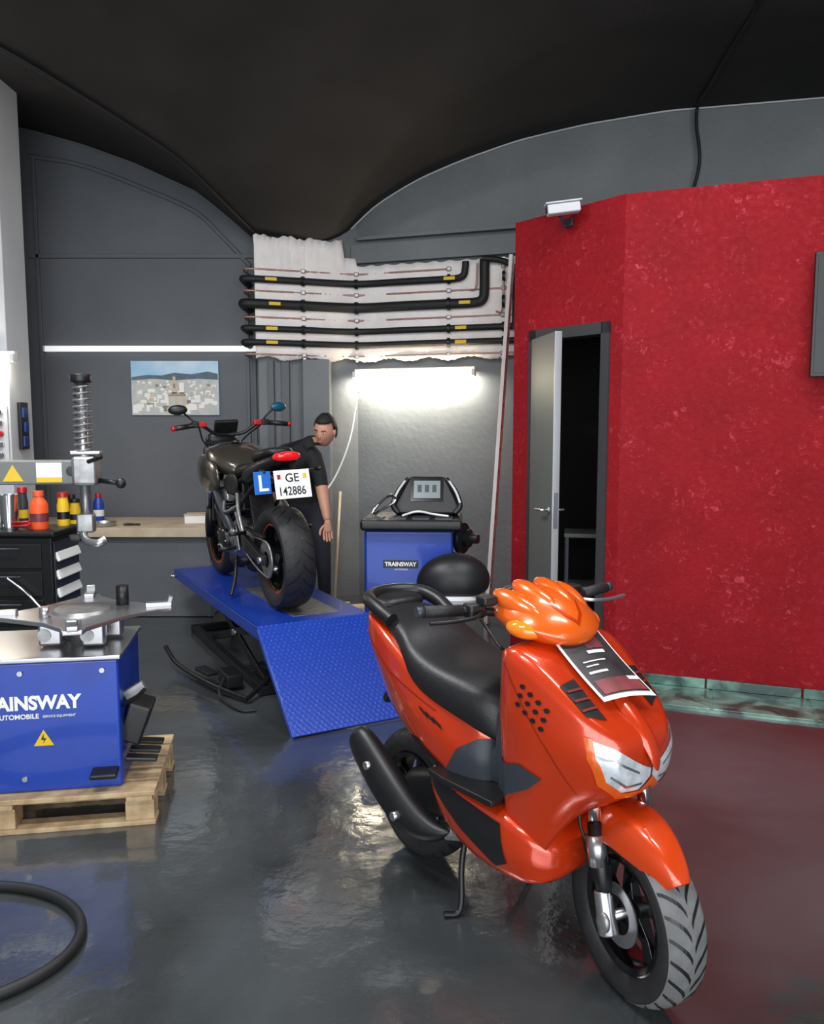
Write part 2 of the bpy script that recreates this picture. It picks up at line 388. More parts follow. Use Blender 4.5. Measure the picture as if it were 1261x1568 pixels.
# red partition room
C1=Vector((1.25,4.84)); CL=Vector((.69,5.51)); CR=Vector((4.35,3.737)); CB=Vector((1.06,7.0))
def D(s): return C1+(CL-C1)*s
RH=2.92
rt=Vector((CR-C1)).normalized()
poly_wall('wall_red_right',[tuple(C1),tuple(CR)],0,RH,'redwall',.10)
dt=(CL-C1).normalized(); dn=Vector((-dt.y,dt.x))
if dn.y>0: dn=-dn
def wallseg(name,s0,s1,z0,z1,m,th=.10,o=0):
    a=D(s0)+dn*o; b=D(s1)+dn*o; n=-dn
    bm=bmesh.new(); P=[a,b,b+n*th,a+n*th]
    lo=[bm.verts.new((*p,z0)) for p in P]; hi=[bm.verts.new((*p,z1)) for p in P]
    bm.faces.new(lo); bm.faces.new(hi)
    for i in range(4): bm.faces.new((lo[i],lo[(i+1)%4],hi[(i+1)%4],hi[i]))
    return fin(name,bm,m)
s0,s1=.12,.815; DH=2.17
bm=bmesh.new()
for (a0,a1,z0,z1) in ((0,s0,0,RH),(s1,1,0,RH),(s0,s1,DH,RH)):
    a=D(a0); b=D(a1); n=-dn; P=[a,b,b+n*.1,a+n*.1]
    lo=[bm.verts.new((*p,z0)) for p in P]; hi=[bm.verts.new((*p,z1)) for p in P]
    bm.faces.new(lo); bm.faces.new(hi)
    for i in range(4): bm.faces.new((lo[i],lo[(i+1)%4],hi[(i+1)%4],hi[i]))
fin('wall_red_door',bm,'redwall')
poly_wall('wall_red_left',[tuple(CB),tuple(CL+Vector((.01,.02)))],0,RH,'redwall',.08)
bm=bmesh.new(); P=[C1+Vector((.05,.12)),CL+Vector((.12,.06)),CB+Vector((.1,-.1)),Vector((2.0,6.5)),Vector((4.3,6.0)),CR+Vector((0,.15))]
lo=[bm.verts.new((*p,RH-.1)) for p in P]; hi=[bm.verts.new((*p,RH-.02)) for p in P]; bm.faces.new(lo); bm.faces.new(hi)
for i in range(6): bm.faces.new((lo[i],lo[(i+1)%6],hi[(i+1)%6],hi[i]))
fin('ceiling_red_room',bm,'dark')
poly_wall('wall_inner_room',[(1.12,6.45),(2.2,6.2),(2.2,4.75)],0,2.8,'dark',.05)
df=top('door_frame')
for nm,a0,a1,z0,z1 in (('jamb_right',s0-.02,s0+.05,0,DH+.03),('jamb_left',s1-.05,s1+.02,0,DH+.03),('head',s0-.02,s1+.02,DH-.04,DH+.03)):
    o=wallseg(nm,a0,a1,z0,z1,'frame',.13,.015); o.parent=df
hinge=D(s1-.055)+dn*.03; free=Vector((.872,4.86)); dd=free-hinge
door=top('door_1',(hinge.x,hinge.y,0),math.atan2(dd.y,dd.x)); L=dd.length
box('leaf',door,(L/2,0,1.075),(L,.04,2.12),'doorg')
box('leaf_edge_strip',door,(L+.002,0,1.075),(.006,.045,2.12),'silver')
for s in (-1,1):
    cyl('handle_rose',door,(L-.06,s*.02,1.06),(L-.06,s*.03,1.06),.024,'silver')
    tube('handle_lever',door,[(L-.06,s*.03,1.06),(L-.06,s*.07,1.06),(L-.08,s*.075,1.06),(L-.17,s*.075,1.055)],.009,'chrome',n=4)
box('lock_plate',door,(L+.005,0,1.06),(.004,.03,.22),'chrome')
sh=top('storage_shelf',(1.33,5.62,0),-.2)
box('shelf_board',sh,(0,0,.82),(.5,.3,.03),'doorg'); box('shelf_lower',sh,(0,0,.45),(.5,.3,.03),'doorg')
for x in (-.23,.23):
    for y in (-.13,.13): box('shelf_leg',sh,(x,y,.42),(.03,.03,.82),'grey_pl')
n2=Vector((rt.y,-rt.x))
gs=top('glass_block_strip')
bm=bmesh.new()
for i in range(6):
    u0=.05+i*.52; w0=.02; wd=.36
    P=[C1+rt*u0+n2*w0,C1+rt*(u0+.505)+n2*w0,C1+rt*(u0+.505)+n2*(w0+wd),C1+rt*u0+n2*(w0+wd)]
    lo=[bm.verts.new((*p,.001)) for p in P]; hi=[bm.verts.new((*p,.018)) for p in P]
    bm.faces.new(hi)
    for q in range(4): bm.faces.new((lo[q],lo[(q+1)%4],hi[(q+1)%4],hi[q]))
fin('glass_blocks',bm,'glassb',gs,bevel=.004)
P=[C1+rt*.03+n2*.005,C1+rt*3.2+n2*.005,C1+rt*3.2+n2*.40,C1+rt*.03+n2*.40]
bm=bmesh.new(); lo=[bm.verts.new((*p,0.0)) for p in P]; hi=[bm.verts.new((*p,.014)) for p in P]; bm.faces.new(hi)
for q in range(4): bm.faces.new((lo[q],lo[(q+1)%4],hi[(q+1)%4],hi[q]))
fin('glass_strip_frame',bm,'glassb',gs)
bm=bmesh.new()
for i in range(6):
    u0=.02+i*.52; P=[C1+rt*u0+n2*.004,C1+rt*(u0+.51)+n2*.004]; P+= [P[1]+n2*.02,P[0]+n2*.02]
    lo=[bm.verts.new((*p,.02)) for p in P]; hi=[bm.verts.new((*p,.075)) for p in P]; bm.faces.new(hi)
    for q in range(4): bm.faces.new((lo[q],lo[(q+1)%4],hi[(q+1)%4],hi[q]))
fin('glass_plinth',bm,'glassb',gs,bevel=.003)
# trims
box('trim_1',None,(-2.4,7.44,3.11),(2.1,.03,.035),'wall')
ls=top('led_strip_lamp',(-2.38,7.43,2.285)); box('strip_body',ls,(0,0,0),(1.93,.04,.05),'led')  # plain wall trunking; its glow stands in for light caught on white plastic
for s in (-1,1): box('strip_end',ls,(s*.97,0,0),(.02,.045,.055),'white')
t=top('trim_3')
tube('arch_bead',t,[(-3.42,7.44,3.98),(-2.95,7.44,3.90),(-2.4,7.44,3.70),(-1.95,7.44,3.50),(-1.7,7.44,3.27),(-1.46,7.44,3.02)],.02,'wall')
for x in (-1.50,-1.44): box('vertical_bead',t,(x,7.44,1.5),(.03,.03,3.0),'wall')
box('vertical_bead',t,(-3.38,7.44,1.99),(.03,.03,3.98),'wall')
box('conduit',t,(-1.25,7.21,1.08),(.05,.05,2.16),'wall'); box('conduit',t,(-1.13,7.25,1.08),(.07,.04,2.16),'wall')
# pale chipped edge where ceiling paint meets the walls
te=top('trim_4')
tube('paint_edge',te,[(x,7.435,interp(HT,x)-.012) for x in [-3.35+i*.15 for i in range(14)]],.007,'wall2',n=2)
def wy(x): 
    for (a,ya),(b,yb) in zip(WP,WP[1:]):
        if a<=x<=b and b>a: return ya+(yb-ya)*(x-a)/(b-a)
    return 6.1
tube('paint_edge',te,[(x,wy(x)-.015,interp(HT,x)-.012) for x in [-.55+i*.2 for i in range(21)]],.007,'col',n=2)
# raw plaster band
WL=[Vector((-1.37,7.17)),Vector((-.5,7.445)),Vector((1.02,6.975))]
def along(poly,s):
    Ls=[(b-a).length for a,b in zip(poly,poly[1:])]
    for (a,b),l in zip(zip(poly,poly[1:]),Ls):
        if s<=l: return a+(b-a)*(s/l)
        s-=l
    return poly[-1]
tot=sum((b-a).length for a,b in zip(WL,WL[1:]))
bm=bmesh.new(); N=120; rows=[]
for i in range(N+1):
    s=tot*i/N; p=along(WL,s); x=p.x
    topz=3.01+.006*math.sin(i*.9)
    if x<-.62: topz=3.22+.012*math.sin(i*.55)+.008*math.sin(i*1.7)
    elif x<-.5: topz=3.08
    bot=2.175+random.uniform(-.007,.007)+.016*math.sin(i*.35)
    col=[]
    for j in range(13):
        t_=j/12; col.append(bm.verts.new((p.x,p.y-.02-random.uniform(0,.008)-(.03*random.random() if topz>3.1 and t_>.8 else 0),bot+(topz-bot)*t_)))
    rows.append(col)
for a,b in zip(rows,rows[1:]):
    for j in range(12): bm.faces.new((a[j],b[j],b[j+1],a[j+1]))
o=fin('trim_plaster_band',bm,'white_pl',smooth=True); so=o.modifiers.new('s','SOLIDIFY'); so.thickness=.03; so.offset=0
poly_wall('trim_ledge',[(-.55,7.42),(.95,6.95),(1.6,6.72)],3.04,3.20,'wall2',.06)
poly_wall('trim_ledge_lower',[(-.5,7.40),(.95,6.93),(1.6,6.7)],3.24,3.27,'wall2',.06)
# pipes
pp=top('heating_pipes')
def yy_(x): return (7.375-(x+.5)*.307) if x>-.5 else 7.375+(x+.5)*.305
def pipe(z,r,xe,upto=None,m='insul',y=0):
    pts=[(-1.47,7.42,z),(-1.47,7.16+y,z),(-1.40,7.10+y,z),(-.95,7.237+y,z),(-.5,7.365+y,z)]
    pts=[Vector(p) for p in pts]
    for x in (-.1,.25): pts.append(Vector((x,yy_(x)+y,z)))
    if upto: pts+= [Vector((xe-.1,yy_(xe-.1)+y,z)),Vector((xe-.02,yy_(xe)+y,z+.02)),Vector((xe,yy_(xe)+y,z+.1)),Vector((xe,yy_(xe)+y,upto))]
    else: pts.append(Vector((xe,yy_(xe)+y,z)))
    tube('pipe',pp,pts,r,m,n=5)
pipe(2.85,.031,.46,2.99); pipe(2.64,.043,.62,3.0); pipe(2.43,.028,.98); pipe(2.31,.028,.98)
for z in (2.94,2.755,2.53,2.21): pipe(z,.009,.90 if z<2.9 else .3,None,'copper',.03)
for zz,xx in ((2.75,.5),(2.56,.72)):
    tube('riser',pp,[(xx,7.09-(xx)*.3+.14,zz),(xx+.05,7.2-xx*.307,zz+.02),(xx+.06,7.2-xx*.307,2.97)],.008,'copper')
tube('pipe',pp,[(.60,7.0,3.0),(.74,6.97,2.98),(.85,6.93,2.92),(.87,6.92,2.8),(.87,6.92,2.4)],.026,'insul')
for x in (-.96,-.5,.32,.78):
    y=yy_(x)
    box('rail',pp,(x,y+.045,2.59),(.03,.02,.86),'silver')
    for z,r in ((2.85,.031),(2.64,.043),(2.43,.028),(2.31,.028)):
        lathe('clamp',pp,[(r+.001,-.012),(r+.012,-.012),(r+.012,.012),(r+.001,.012)],(x,y,z),(1,-.2,0),'blackm',16,close=True)
    for z in (2.94,2.755,2.53,2.21): box('clip',pp,(x,y+.02,z),(.04,.04,.035),'alu',.006)
for x in (-1.22,.42):
    for z,r in ((2.85,.031),(2.64,.043),(2.43,.028),(2.31,.028)):
        x2=x+(.03 if z==2.64 else 0)-(.10 if z==2.85 and x>0 else 0)
        box('pipe_label',pp,(x2,yy_(x2)-r-.012+(-.006 if x<0 else 0),z),(.10,.006,.028),'yellow',.001,rot=(0,0,.30 if x<-.5 else -.30))
# fluorescent lamps
def lampfix(name,loc,rz,L,e):
    f=top(name,loc,rz)
    box('housing',f,(0,.03,.035),(L,.06,.05),'white',.006)
    cyl('tube',f,(-L/2+.02,-.012,0),(L/2-.02,-.012,0),.018,'tube')
    for s in (-1,1): box('end_cap',f,(s*(L/2-.01),.0,.005),(.03,.07,.06),'white')
    ld=bpy.data.lights.new('tube_light','AREA'); ld.shape='RECTANGLE'; ld.size=L; ld.size_y=.05; ld.energy=e; ld.color=(1,.95,.84)
    lo_=bpy.data.objects.new('tube_light',ld); COL.objects.link(lo_); lo_.parent=f; lo_.location=(0,-.05,-.03); lo_.rotation_euler=(.5,0,0)
    return f
lampfix('fluorescent_lamp',(.01,7.22,2.04),math.atan2(-.307,1),1.12,16)
lampfix('fluorescent_lamp',(-3.24,6.0,2.07),0,.62,12)
cb=top('lamp_cable')
tube('cable',cb,[(-.5,7.35,2.02),(-.47,7.32,1.93),(-.5,7.3,1.8),(-.56,7.2,1.45),(-.7,7.1,1.1),(-.88,6.95,.9),(-.97,6.9,.85)],.008,'white')
box('switch',cb,(-.475,7.31,1.93),(.03,.02,.09),'white')
# poster with a town view
po=top('poster',(-2.17,7.43,1.93))
box('sheet',po,(0,0,0),(.80,.012,.49),'sky_print',.001)
prism('hills',po,[(-.395,-.2),(.395,-.2),(.395,.13),(.30,.15),(.15,.125),(0,.14),(-.12,.115),(-.25,.12),(-.395,.10)],.001,'hill_print',Matrix.Translation((0,-.006,0))@xz(0),0)
prism('town',po,[(-.395,-.24),(.395,-.24),(.395,.075),(.2,.085),(0,.07),(-.2,.085),(-.395,.07)],.001,'town_print',Matrix.Translation((0,-.0075,0))@xz(0),0)
bm=bmesh.new(); mats=['house_a','house_b','house_c','house_d']
for i in range(150):
    row=i/150; z=.06-row*.27; sz=.016+.034*row; x=random.uniform(-.37,.37); w_=sz*random.uniform(.8,1.8); h_=sz*random.uniform(.7,1.3)
    x0,x1=max(-.39,x-w_/2),min(.39,x+w_/2); y=-.009-.00002*i
    f=bm.faces.new([bm.verts.new(q) for q in ((x0,y,z-h_/2),(x1,y,z-h_/2),(x1,y,z+h_/2),(x0,y,z+h_/2))]); f.material_index=random.choices((0,1,2,3),(6,2.5,.8,.7))[0]
for (x0,x1,z0,z1,mi) in ((-.06,.10,-.22,-.04,2),(-.03,.02,-.05,.07,2),(.04,.085,-.05,.05,0),(-.04,.0,-.19,-.08,1),(.03,.07,-.19,-.08,1),(-.018,.008,.07,.105,2),(-.06,.10,-.07,-.058,3),(-.012,.004,.0,.04,3)):
    yy=-.0142-(0 if mi in(2,0) else .0006)
    f=bm.faces.new([bm.verts.new(q) for q in ((x0,yy,z0),(x1,yy,z0),(x1,yy,z1),(x0,yy,z1))]); f.material_index=mi
fin('houses',bm,mats,po)
# leaning perforated rail
rl=top('perforated_rail'); p1=Vector((.60,6.32,0.0)); p2=Vector((.83,6.84,2.98)); d=(p2-p1)
o=box('rail_body',rl,(p1+p2)/2,(.11,.03,d.length),'white_pl',.002); o.rotation_mode='QUATERNION'; o.rotation_quaternion=d.to_track_quat('Z','Y')@Euler((0,0,-1.45)).to_quaternion()
for i in range(16):
    q=p1+d*((i+.7)/16.5)+Vector((0,-.022,0)); box('rail_hole',rl,q,(.022,.014,.03),'black',.002)
# security camera
sp_=D(.47)
sc=top('security_camera',(sp_.x+dn.x*.01,sp_.y+dn.y*.01,2.86),math.atan2(dn.y,dn.x))
box('mount',sc,(.01,0,-.03),(.02,.07,.05),'grey_pl'); tube('arm',sc,[(.02,0,-.03),(.06,.0,-.03),(.09,.0,-.005)],.01,'grey_pl')
box('body',sc,(.12,.05,.025),(.2,.075,.06),'col',.01,rot=(0,.12,-.7))
box('hood',sc,(.125,.05,.06),(.22,.085,.01),'col',.003,rot=(0,.12,-.7)); box('lens',sc,(.195,-.015,.015),(.012,.05,.04),'black',.004,rot=(0,.12,-.7))
pv=C1+rt*1.0+n2*.10
tv=top('wall_tv',(pv.x,pv.y,0),math.atan2(rt.y,rt.x))
box('panel',tv,(.55,0,2.165),(1.1,.05,.66),'black'); box('screen',tv,(.55,-.027,2.165),(1.07,.004,.62),'black'); box('bracket',tv,(.55,.055,2.165),(.3,.07,.3),'grey_pl')
cg=top('ceiling_cable')
tube('cable',cg,[(x,y,ceilz(x,y)-.02) for x,y in ((-3.3,4.7),(-2.95,5.1),(-2.6,5.4),(-2.3,5.72),(-2.0,6.05),(-1.75,6.35),(-1.5,6.85),(-1.36,7.15))],.018,'insul')
tube('cable',cg,[(x,y,ceilz(x,y)-.02) for x,y in ((2.0,4.6),(2.05,5.0),(2.1,5.6),(2.16,6.1),(2.2,6.45))]+[(2.2,6.48,3.9),(2.23,6.47,3.6),(2.15,6.5,3.2),(2.15,6.5,2.8)],.013,'insul')

# ------------------------------------------------------------------ SCOOTER
hd=math.radians(-53)
sc=top('scooter',(.635,2.04,0),hd)
fb=[(-.005,[(0,.735),(.03,.73),(.06,.715),(.07,.69),(.06,.655),(.03,.635),(0,.63)]),
 (-.028,[(0,.765),(.045,.76),(.11,.750),(.138,.69),(.115,.62),(.055,.585),(0,.58)]),
 (-.09,[(0,.80),(.06,.795),(.155,.795),(.178,.70),(.145,.580),(.085,.545),(0,.545)]),
 (-.16,[(0,.850),(.07,.848),(.170,.845),(.195,.71),(.158,.54),(.12,.50),(0,.53)]),
 (-.225,[(0,.900),(.085,.898),(.183,.89),(.208,.73),(.165,.49),(.145,.40),(0,.50)]),
 (-.285,[(0,.945),(.10,.94),(.195,.93),(.214,.74),(.172,.46),(.150,.28),(0,.42)]),
 (-.36,[(0,.96),(.11,.96),(.205,.95),(.207,.76),(.172,.48),(.150,.24),(0,.24)]),
 (-.42,[(0,.91),(.10,.91),(.17,.895),(.18,.73),(.165,.48),(.15,.24),(0,.24)])]
front=loft('front_fairing',sc,fb,'orange',crease={2:.9,5:.7,4:.35,3:.35})
loft('inner_shield',sc,[ell(.15,.90,.35,-.40),ell(.155,.88,.35,-.44),ell(.12,.84,.36,-.48),ell(.08,.7,.4,-.50)],'grey_pl')
low=loft('lower_fairing',sc,[(-.20,[(0,.38),(.12,.38),(.165,.36),(.17,.31),(.16,.28),(.13,.27),(0,.30)]),
 (-.34,[(0,.46),(.12,.46),(.185,.43),(.20,.35),(.18,.25),(.12,.22),(0,.22)]),
 (-.50,[(0,.45),(.12,.45),(.19,.42),(.20,.34),(.18,.25),(.12,.22),(0,.22)]),
 (-.64,[(0,.46),(.12,.46),(.185,.44),(.195,.37),(.17,.28),(.10,.25),(0,.25)]),
 (-.78,[(0,.50),(.10,.50),(.17,.48),(.18,.42),(.15,.36),(.08,.34),(0,.34)])],'orange',crease={2:.8,3:.3,4:.6})
loft('inner_mudguard',sc,[ell(.10,.62,.26,-.325),ell(.11,.62,.24,-.36)],'black')
loft('tunnel',sc,[ell(.09,.62,.40,-.40),ell(.11,.62,.40,-.50),ell(.13,.66,.42,-.58),ell(.14,.70,.45,-.68)],'grey_pl')
for s in (-1,1):
    prism('footboard',sc,[(-.40,s*.08),(-.68,s*.08),(-.70,s*.205),(-.62,s*.215),(-.40,s*.205)],.02,'black',Matrix.Translation((0,0,.452)),.004)
rear=loft('rear_fairing',sc,[(-.48,[(0,.66),(.06,.655),(.10,.62),(.115,.52),(.11,.42),(.07,.38),(0,.38)]),
 (-.58,[(0,.70),(.09,.695),(.145,.65),(.165,.55),(.15,.44),(.10,.40),(0,.40)]),
 (-.72,[(0,.735),(.10,.73),(.168,.70),(.19,.60),(.17,.48),(.11,.44),(0,.44)]),
 (-.88,[(0,.80),(.10,.80),(.175,.78),(.19,.68),(.160,.53),(.10,.48),(0,.48)]),
 (-1.02,[(0,.86),(.09,.86),(.165,.85),(.175,.75),(.135,.60),(.08,.56),(0,.56)]),
 (-1.13,[(0,.89),(.07,.89),(.14,.885),(.145,.80),(.105,.69),(.06,.65),(0,.65)]),
 (-1.21,[(0,.90),(.05,.90),(.10,.89),(.10,.85),(.08,.79),(.04,.77),(0,.77)])],'orange',crease={2:.85,3:.5,4:.6})
seat=loft('seat',sc,[(-.445,[(0,.70),(.03,.695),(.065,.68),(.08,.64),(.07,.59),(.03,.56),(0,.56)]),
 (-.49,[(0,.765),(.06,.76),(.11,.735),(.135,.68),(.125,.61),(.06,.58),(0,.58)]),
 (-.60,[(0,.79),(.08,.785),(.148,.765),(.175,.72),(.168,.66),(.09,.64),(0,.64)]),
 (-.74,[(0,.80),(.09,.80),(.16,.785),(.192,.745),(.185,.69),(.10,.67),(0,.67)]),
 (-.86,[(0,.83),(.09,.83),(.155,.815),(.182,.78),(.175,.735),(.10,.72),(0,.72)]),
 (-.92,[(0,.885),(.08,.88),(.135,.865),(.155,.83),(.15,.79),(.10,.77),(0,.77)]),
 (-1.04,[(0,.91),(.07,.905),(.12,.89),(.135,.87),(.13,.84),(.08,.82),(0,.82)]),
 (-1.15,[(0,.93),(.05,.925),(.08,.915),(.09,.89),(.08,.87),(.05,.86),(0,.86)])],'seat',crease={2:.3,4:.6})
tube('grab_rail',sc,[(-1.00,-.13,.885),(-1.08,-.135,.915),(-1.17,-.11,.935),(-1.21,0,.94),(-1.17,.11,.935),(-1.08,.135,.915),(-1.00,.13,.885)],.026,'black')
loft('grab_block',sc,[ell(.10,.935,.885,-1.08),ell(.11,.945,.895,-1.15),ell(.08,.945,.91,-1.22)],'black')
loft('tail_light',sc,[ell(.07,.86,.79,-1.20),ell(.06,.85,.795,-1.225),ell(.04,.835,.81,-1.235)],'redl')
loft('rear_mudguard',sc,[ell(.07,.70,.64,-1.0),ell(.075,.62,.56,-1.12),ell(.06,.54,.50,-1.18)],'black')
bodies=[front,low,rear]
decal('footwell_panel',sc,bodies,[(-.22,.60),(-.27,.555),(-.34,.515),(-.44,.46),(-.56,.45),(-.66,.47),(-.60,.56),(-.54,.60),(-.44,.61),(-.36,.60),(-.30,.62)],'Y-','grey_pl',.004,7,True)
decal('side_intake',sc,bodies,[(-.38,.41),(-.58,.43),(-.80,.535),(-.86,.52),(-.74,.43),(-.56,.33),(-.40,.27),(-.35,.30)],'Y-','black',.003,6,True)
decal('panel_line',sc,[front],[(-.12,.585),(-.19,.69),(-.36,.90),(-.36,.896),(-.192,.687),(-.122,.584)],'Y-','seam',.002,4,True)
decal('panel_line',sc,[rear],[(-.70,.655),(-.95,.73),(-1.15,.83),(-1.15,.826),(-.95,.726),(-.70,.651)],'Y-','seam',.002,4,True)
for (i,j) in [(i,j) for i in range(4) for j in range(3)]:
    x=-.20-i*.027-j*.006; z=.80+i*.016-j*.026
    decal('vent_hole',sc,[front],[(x+.010,z),(x+.004,z+.007),(x-.006,z+.006),(x-.010,z),(x-.004,z-.007),(x+.006,z-.006)],'Y-','black',.003,1,True)
for k in range(3):
    x=-.66-k*.030
    decal('rear_vent',sc,[rear],[(x,.60+k*.010),(x-.045,.625+k*.010),(x-.050,.635+k*.010),(x-.01,.614+k*.010)],'Y-','black',.004,2,True)
# twin slim headlights meeting under the beak
decal('headlight_lens',sc,[front],[(.004,.640),(.04,.608),(.09,.606),(.135,.642),(.157,.705),(.155,.748),(.12,.732),(.075,.700),(.035,.676),(.004,.662)],'X+','lens',.006,9,True)
decal('lens_facet',sc,[front],[(.05,.662),(.10,.690),(.145,.725),(.146,.719),(.10,.682),(.05,.656)],'X+','silver',.0075,4,True)
decal('lens_facet',sc,[front],[(.035,.630),(.085,.628),(.128,.660),(.129,.654),(.087,.621),(.036,.623)],'X+','silver',.0075,4,True)
decal('headlight_trim',sc,[front],[(0,.612),(.035,.584),(.095,.586),(.145,.628),(.169,.70),(.167,.756),(.156,.754),(.158,.705),(.135,.641),(.09,.605),(.04,.607),(0,.642)],'X+','orange_hi',.010,6,True)
loft('nose_beak',sc,[(-.15,[(0,.868),(.012,.864),(.022,.852),(.012,.84),(0,.838)]),(-.06,[(0,.805),(.026,.798),(.038,.778),(.022,.765),(0,.762)]),(.0,[(0,.752),(.022,.742),(.030,.718),(.018,.70),(0,.695)]),(.020,[(0,.680),(.008,.675),(.012,.660),(.007,.648),(0,.645)])],'orange',crease={2:.6})
decal('nose_grille',sc,[front],[(-.075,.095),(-.19,.098),(-.185,.160),(-.10,.150)],'Z','black',.004,8,True)
for k in range(3):
    decal('grille_bar',sc,[front],[(-.105-k*.026,.096),(-.111-k*.026,.096),(-.114-k*.026,.152),(-.108-k*.026,.152)],'Z','seam',.008,3,True)
TL=Vector((-.300,-.085,.972)); TR=Vector((-.275,.085,.974)); BL=Vector((-.095,-.085,.832)); BR=Vector((-.055,.085,.826))
def onfly(u,t,dz=0):
    p=(TL*(1-u)+TR*u)*(1-t)+(BL*(1-u)+BR*u)*t; p.z+= -.006*math.sin(t*pi)+.008*math.sin(u*pi)+dz; p.x+=dz*.6; return p
def flypatch(name,u0,u1,t0,t1,m,dz):
    bm=bmesh.new(); g=[[bm.verts.new(onfly(u0+(u1-u0)*j/6,t0+(t1-t0)*i/8,dz)) for j in range(7)] for i in range(9)]
    for a,b in zip(g,g[1:]):
        for j in range(6): bm.faces.new((a[j],a[j+1],b[j+1],b[j]))
    fin(name,bm,m,sc,smooth=True)
flypatch('flyer_sheet',0,1,0,1,'paper',0)
flypatch('flyer_print',.04,.96,.03,.94,'flyer',.002)
flypatch('flyer_photo',.46,.80,.06,.30,'flyerred',.003); flypatch('flyer_title',.10,.35,.06,.10,'paper',.004); flypatch('flyer_logo',.40,.74,.33,.37,'paper',.004)
flypatch('flyer_line',.18,.62,.46,.475,'paper',.004); flypatch('flyer_line',.18,.42,.52,.535,'paper',.004); flypatch('flyer_block',.14,.50,.60,.63,'paper',.0035)
flypatch('flyer_photo2',.10,.92,.72,.92,'flyerred',.003); flypatch('flyer_corner',.74,.94,.72,.77,'paper',.0035)
# steering front
st=sub('steering_front',sc,(-.050,.008,0),(0,0,math.radians(-15)))
WR=.236
tyre(st,(0,0,WR),WR,.13,.160,26)
rimw(st,(0,0,WR),.160,.09,5,'blackg',.05,disc=.085)
for s in (-1,1):
    cyl('fork_leg',st,(-.005,s*.086,.235),(-.07,s*.086,.47),.022,'black'); cyl('fork_slider',st,(.008,s*.088,.19),(-.025,s*.088,.30),.028,'silver',.024,bevel=.005)
    cyl('fork_sleeve',st,(-.045,s*.088,.36),(-.065,s*.088,.44),.027,'silver')
    cyl('fork_tube',st,(-.066,s*.086,.45),(-.10,s*.08,.62),.02,'chrome')
cyl('axle',st,(0,-.10,.236),(0,.10,.236),.014,'silver')
ball('axle_cap',st,(.005,-.105,.228),(.026,.014,.030),'alu')
box('brake_caliper',st,(-.055,-.070,.33),(.06,.035,.07),'blackm',.008)
tube('brake_hose',st,[(-.06,-.08,.36),(-.09,-.12,.46),(-.10,-.11,.56),(-.13,-.10,.62)],.005,'black')
bm=bmesh.new(); G=[]
cr=bm.edges.layers.float.new('crease_edge')
for a,w,r in ((42,.040,.268),(56,.062,.280),(74,.080,.292),(92,.088,.298),(112,.088,.298),(132,.080,.288),(150,.07,.278)):
    A=math.radians(a); row=[]
    for u in (-1,-.85,-.5,0,.5,.85,1):
        rr=r-(.065 if abs(u)==1 else .025 if abs(u)==.85 else .002 if abs(u)==.5 else 0)
        if abs(u)==1 and 60<a<125: rr-=.035
        row.append(bm.verts.new((rr*math.cos(A),u*w,WR+rr*math.sin(A))))
    G.append(row)
for a,b in zip(G,G[1:]):
    for j in range(6): bm.faces.new((a[j],a[j+1],b[j+1],b[j]))
for a,b in zip(G,G[1:]):
    for j in (2,4):
        e=bm.edges.get((a[j],b[j])); e[cr]=.6
fe=fin('front_mudguard',bm,'fender',st,smooth=True); so=fe.modifiers.new('so','SOLIDIFY'); so.thickness=.006; su=fe.modifiers.new('su','SUBSURF'); su.levels=2; su.render_levels=2
hb=sub('handlebar_assembly',sc,(-.46,0,0),(0,0,math.radians(-6)))
def sx(x): return x+.46
cow=loft('handlebar_cowl',hb,[(sx(-.225),[(0,.985),(.015,.985),(.03,.975),(.035,.965),(.03,.955),(.015,.95),(0,.95)]),
 (sx(-.255),[(0,1.025),(.04,1.018),(.08,1.0),(.10,.98),(.085,.955),(.045,.94),(0,.935)]),
 (sx(-.31),[(0,1.065),(.055,1.055),(.12,1.025),(.145,.995),(.12,.955),(.06,.935),(0,.93)]),
 (sx(-.39),[(0,1.095),(.06,1.088),(.13,1.055),(.155,1.005),(.13,.96),(.06,.94),(0,.93)]),
 (sx(-.47),[(0,1.085),(.055,1.08),(.115,1.055),(.14,1.015),(.12,.97),(.06,.95),(0,.94)]),
 (sx(-.52),[(0,1.05),(.04,1.045),(.09,1.03),(.10,1.01),(.085,.99),(.05,.975),(0,.97)])],'orange_hi',crease={3:.8,1:.3})
for y,a in ((-.098,-.50),(-.036,-.17),(.036,.17),(.098,.50)):
    ball('cowl_ridge',hb,(sx(-.39),y,1.070-abs(y)*.32),(.10,.036,.034),'orange_hi',rot=(-a*1.0,.30,-a*.40),seg=32)
decal('cowl_v_line',hb,[cow],[(sx(-.236),.0),(sx(-.262),.030),(sx(-.315),.052),(sx(-.312),.046),(sx(-.265),.022),(sx(-.246),.0)],'Z','orange',.004,4,True)
for s in (-1,1):
    ball('turn_signal',hb,(sx(-.335),s*.118,.985),(.058,.038,.028),'amber',rot=(0,.1,s*-.5))
    tube('handlebar',hb,[(sx(-.46),s*.08,1.0),(sx(-.47),s*.16,1.015),(sx(-.485),s*.24,1.025)],.013,'black')
    cyl('grip',hb,(sx(-.483),s*.235,1.024),(sx(-.50),s*.355,1.03),.0175,'rubber'); cyl('bar_end',hb,(sx(-.50),s*.355,1.03),(sx(-.503),s*.378,1.031),.015,'grey_pl')
    box('switch_block',hb,(sx(-.475),s*.195,1.022),(.05,.06,.045),'black',.01)
    tube('brake_lever',hb,[(sx(-.45),s*.185,1.02),(sx(-.42),s*.23,1.015),(sx(-.42),s*.30,1.012),(sx(-.435),s*.375,1.012)],.006,'silver' if s>0 else 'blackm')
    box('reservoir',hb,(sx(-.455),s*.165,1.052),(.05,.05,.03),'black',.008)
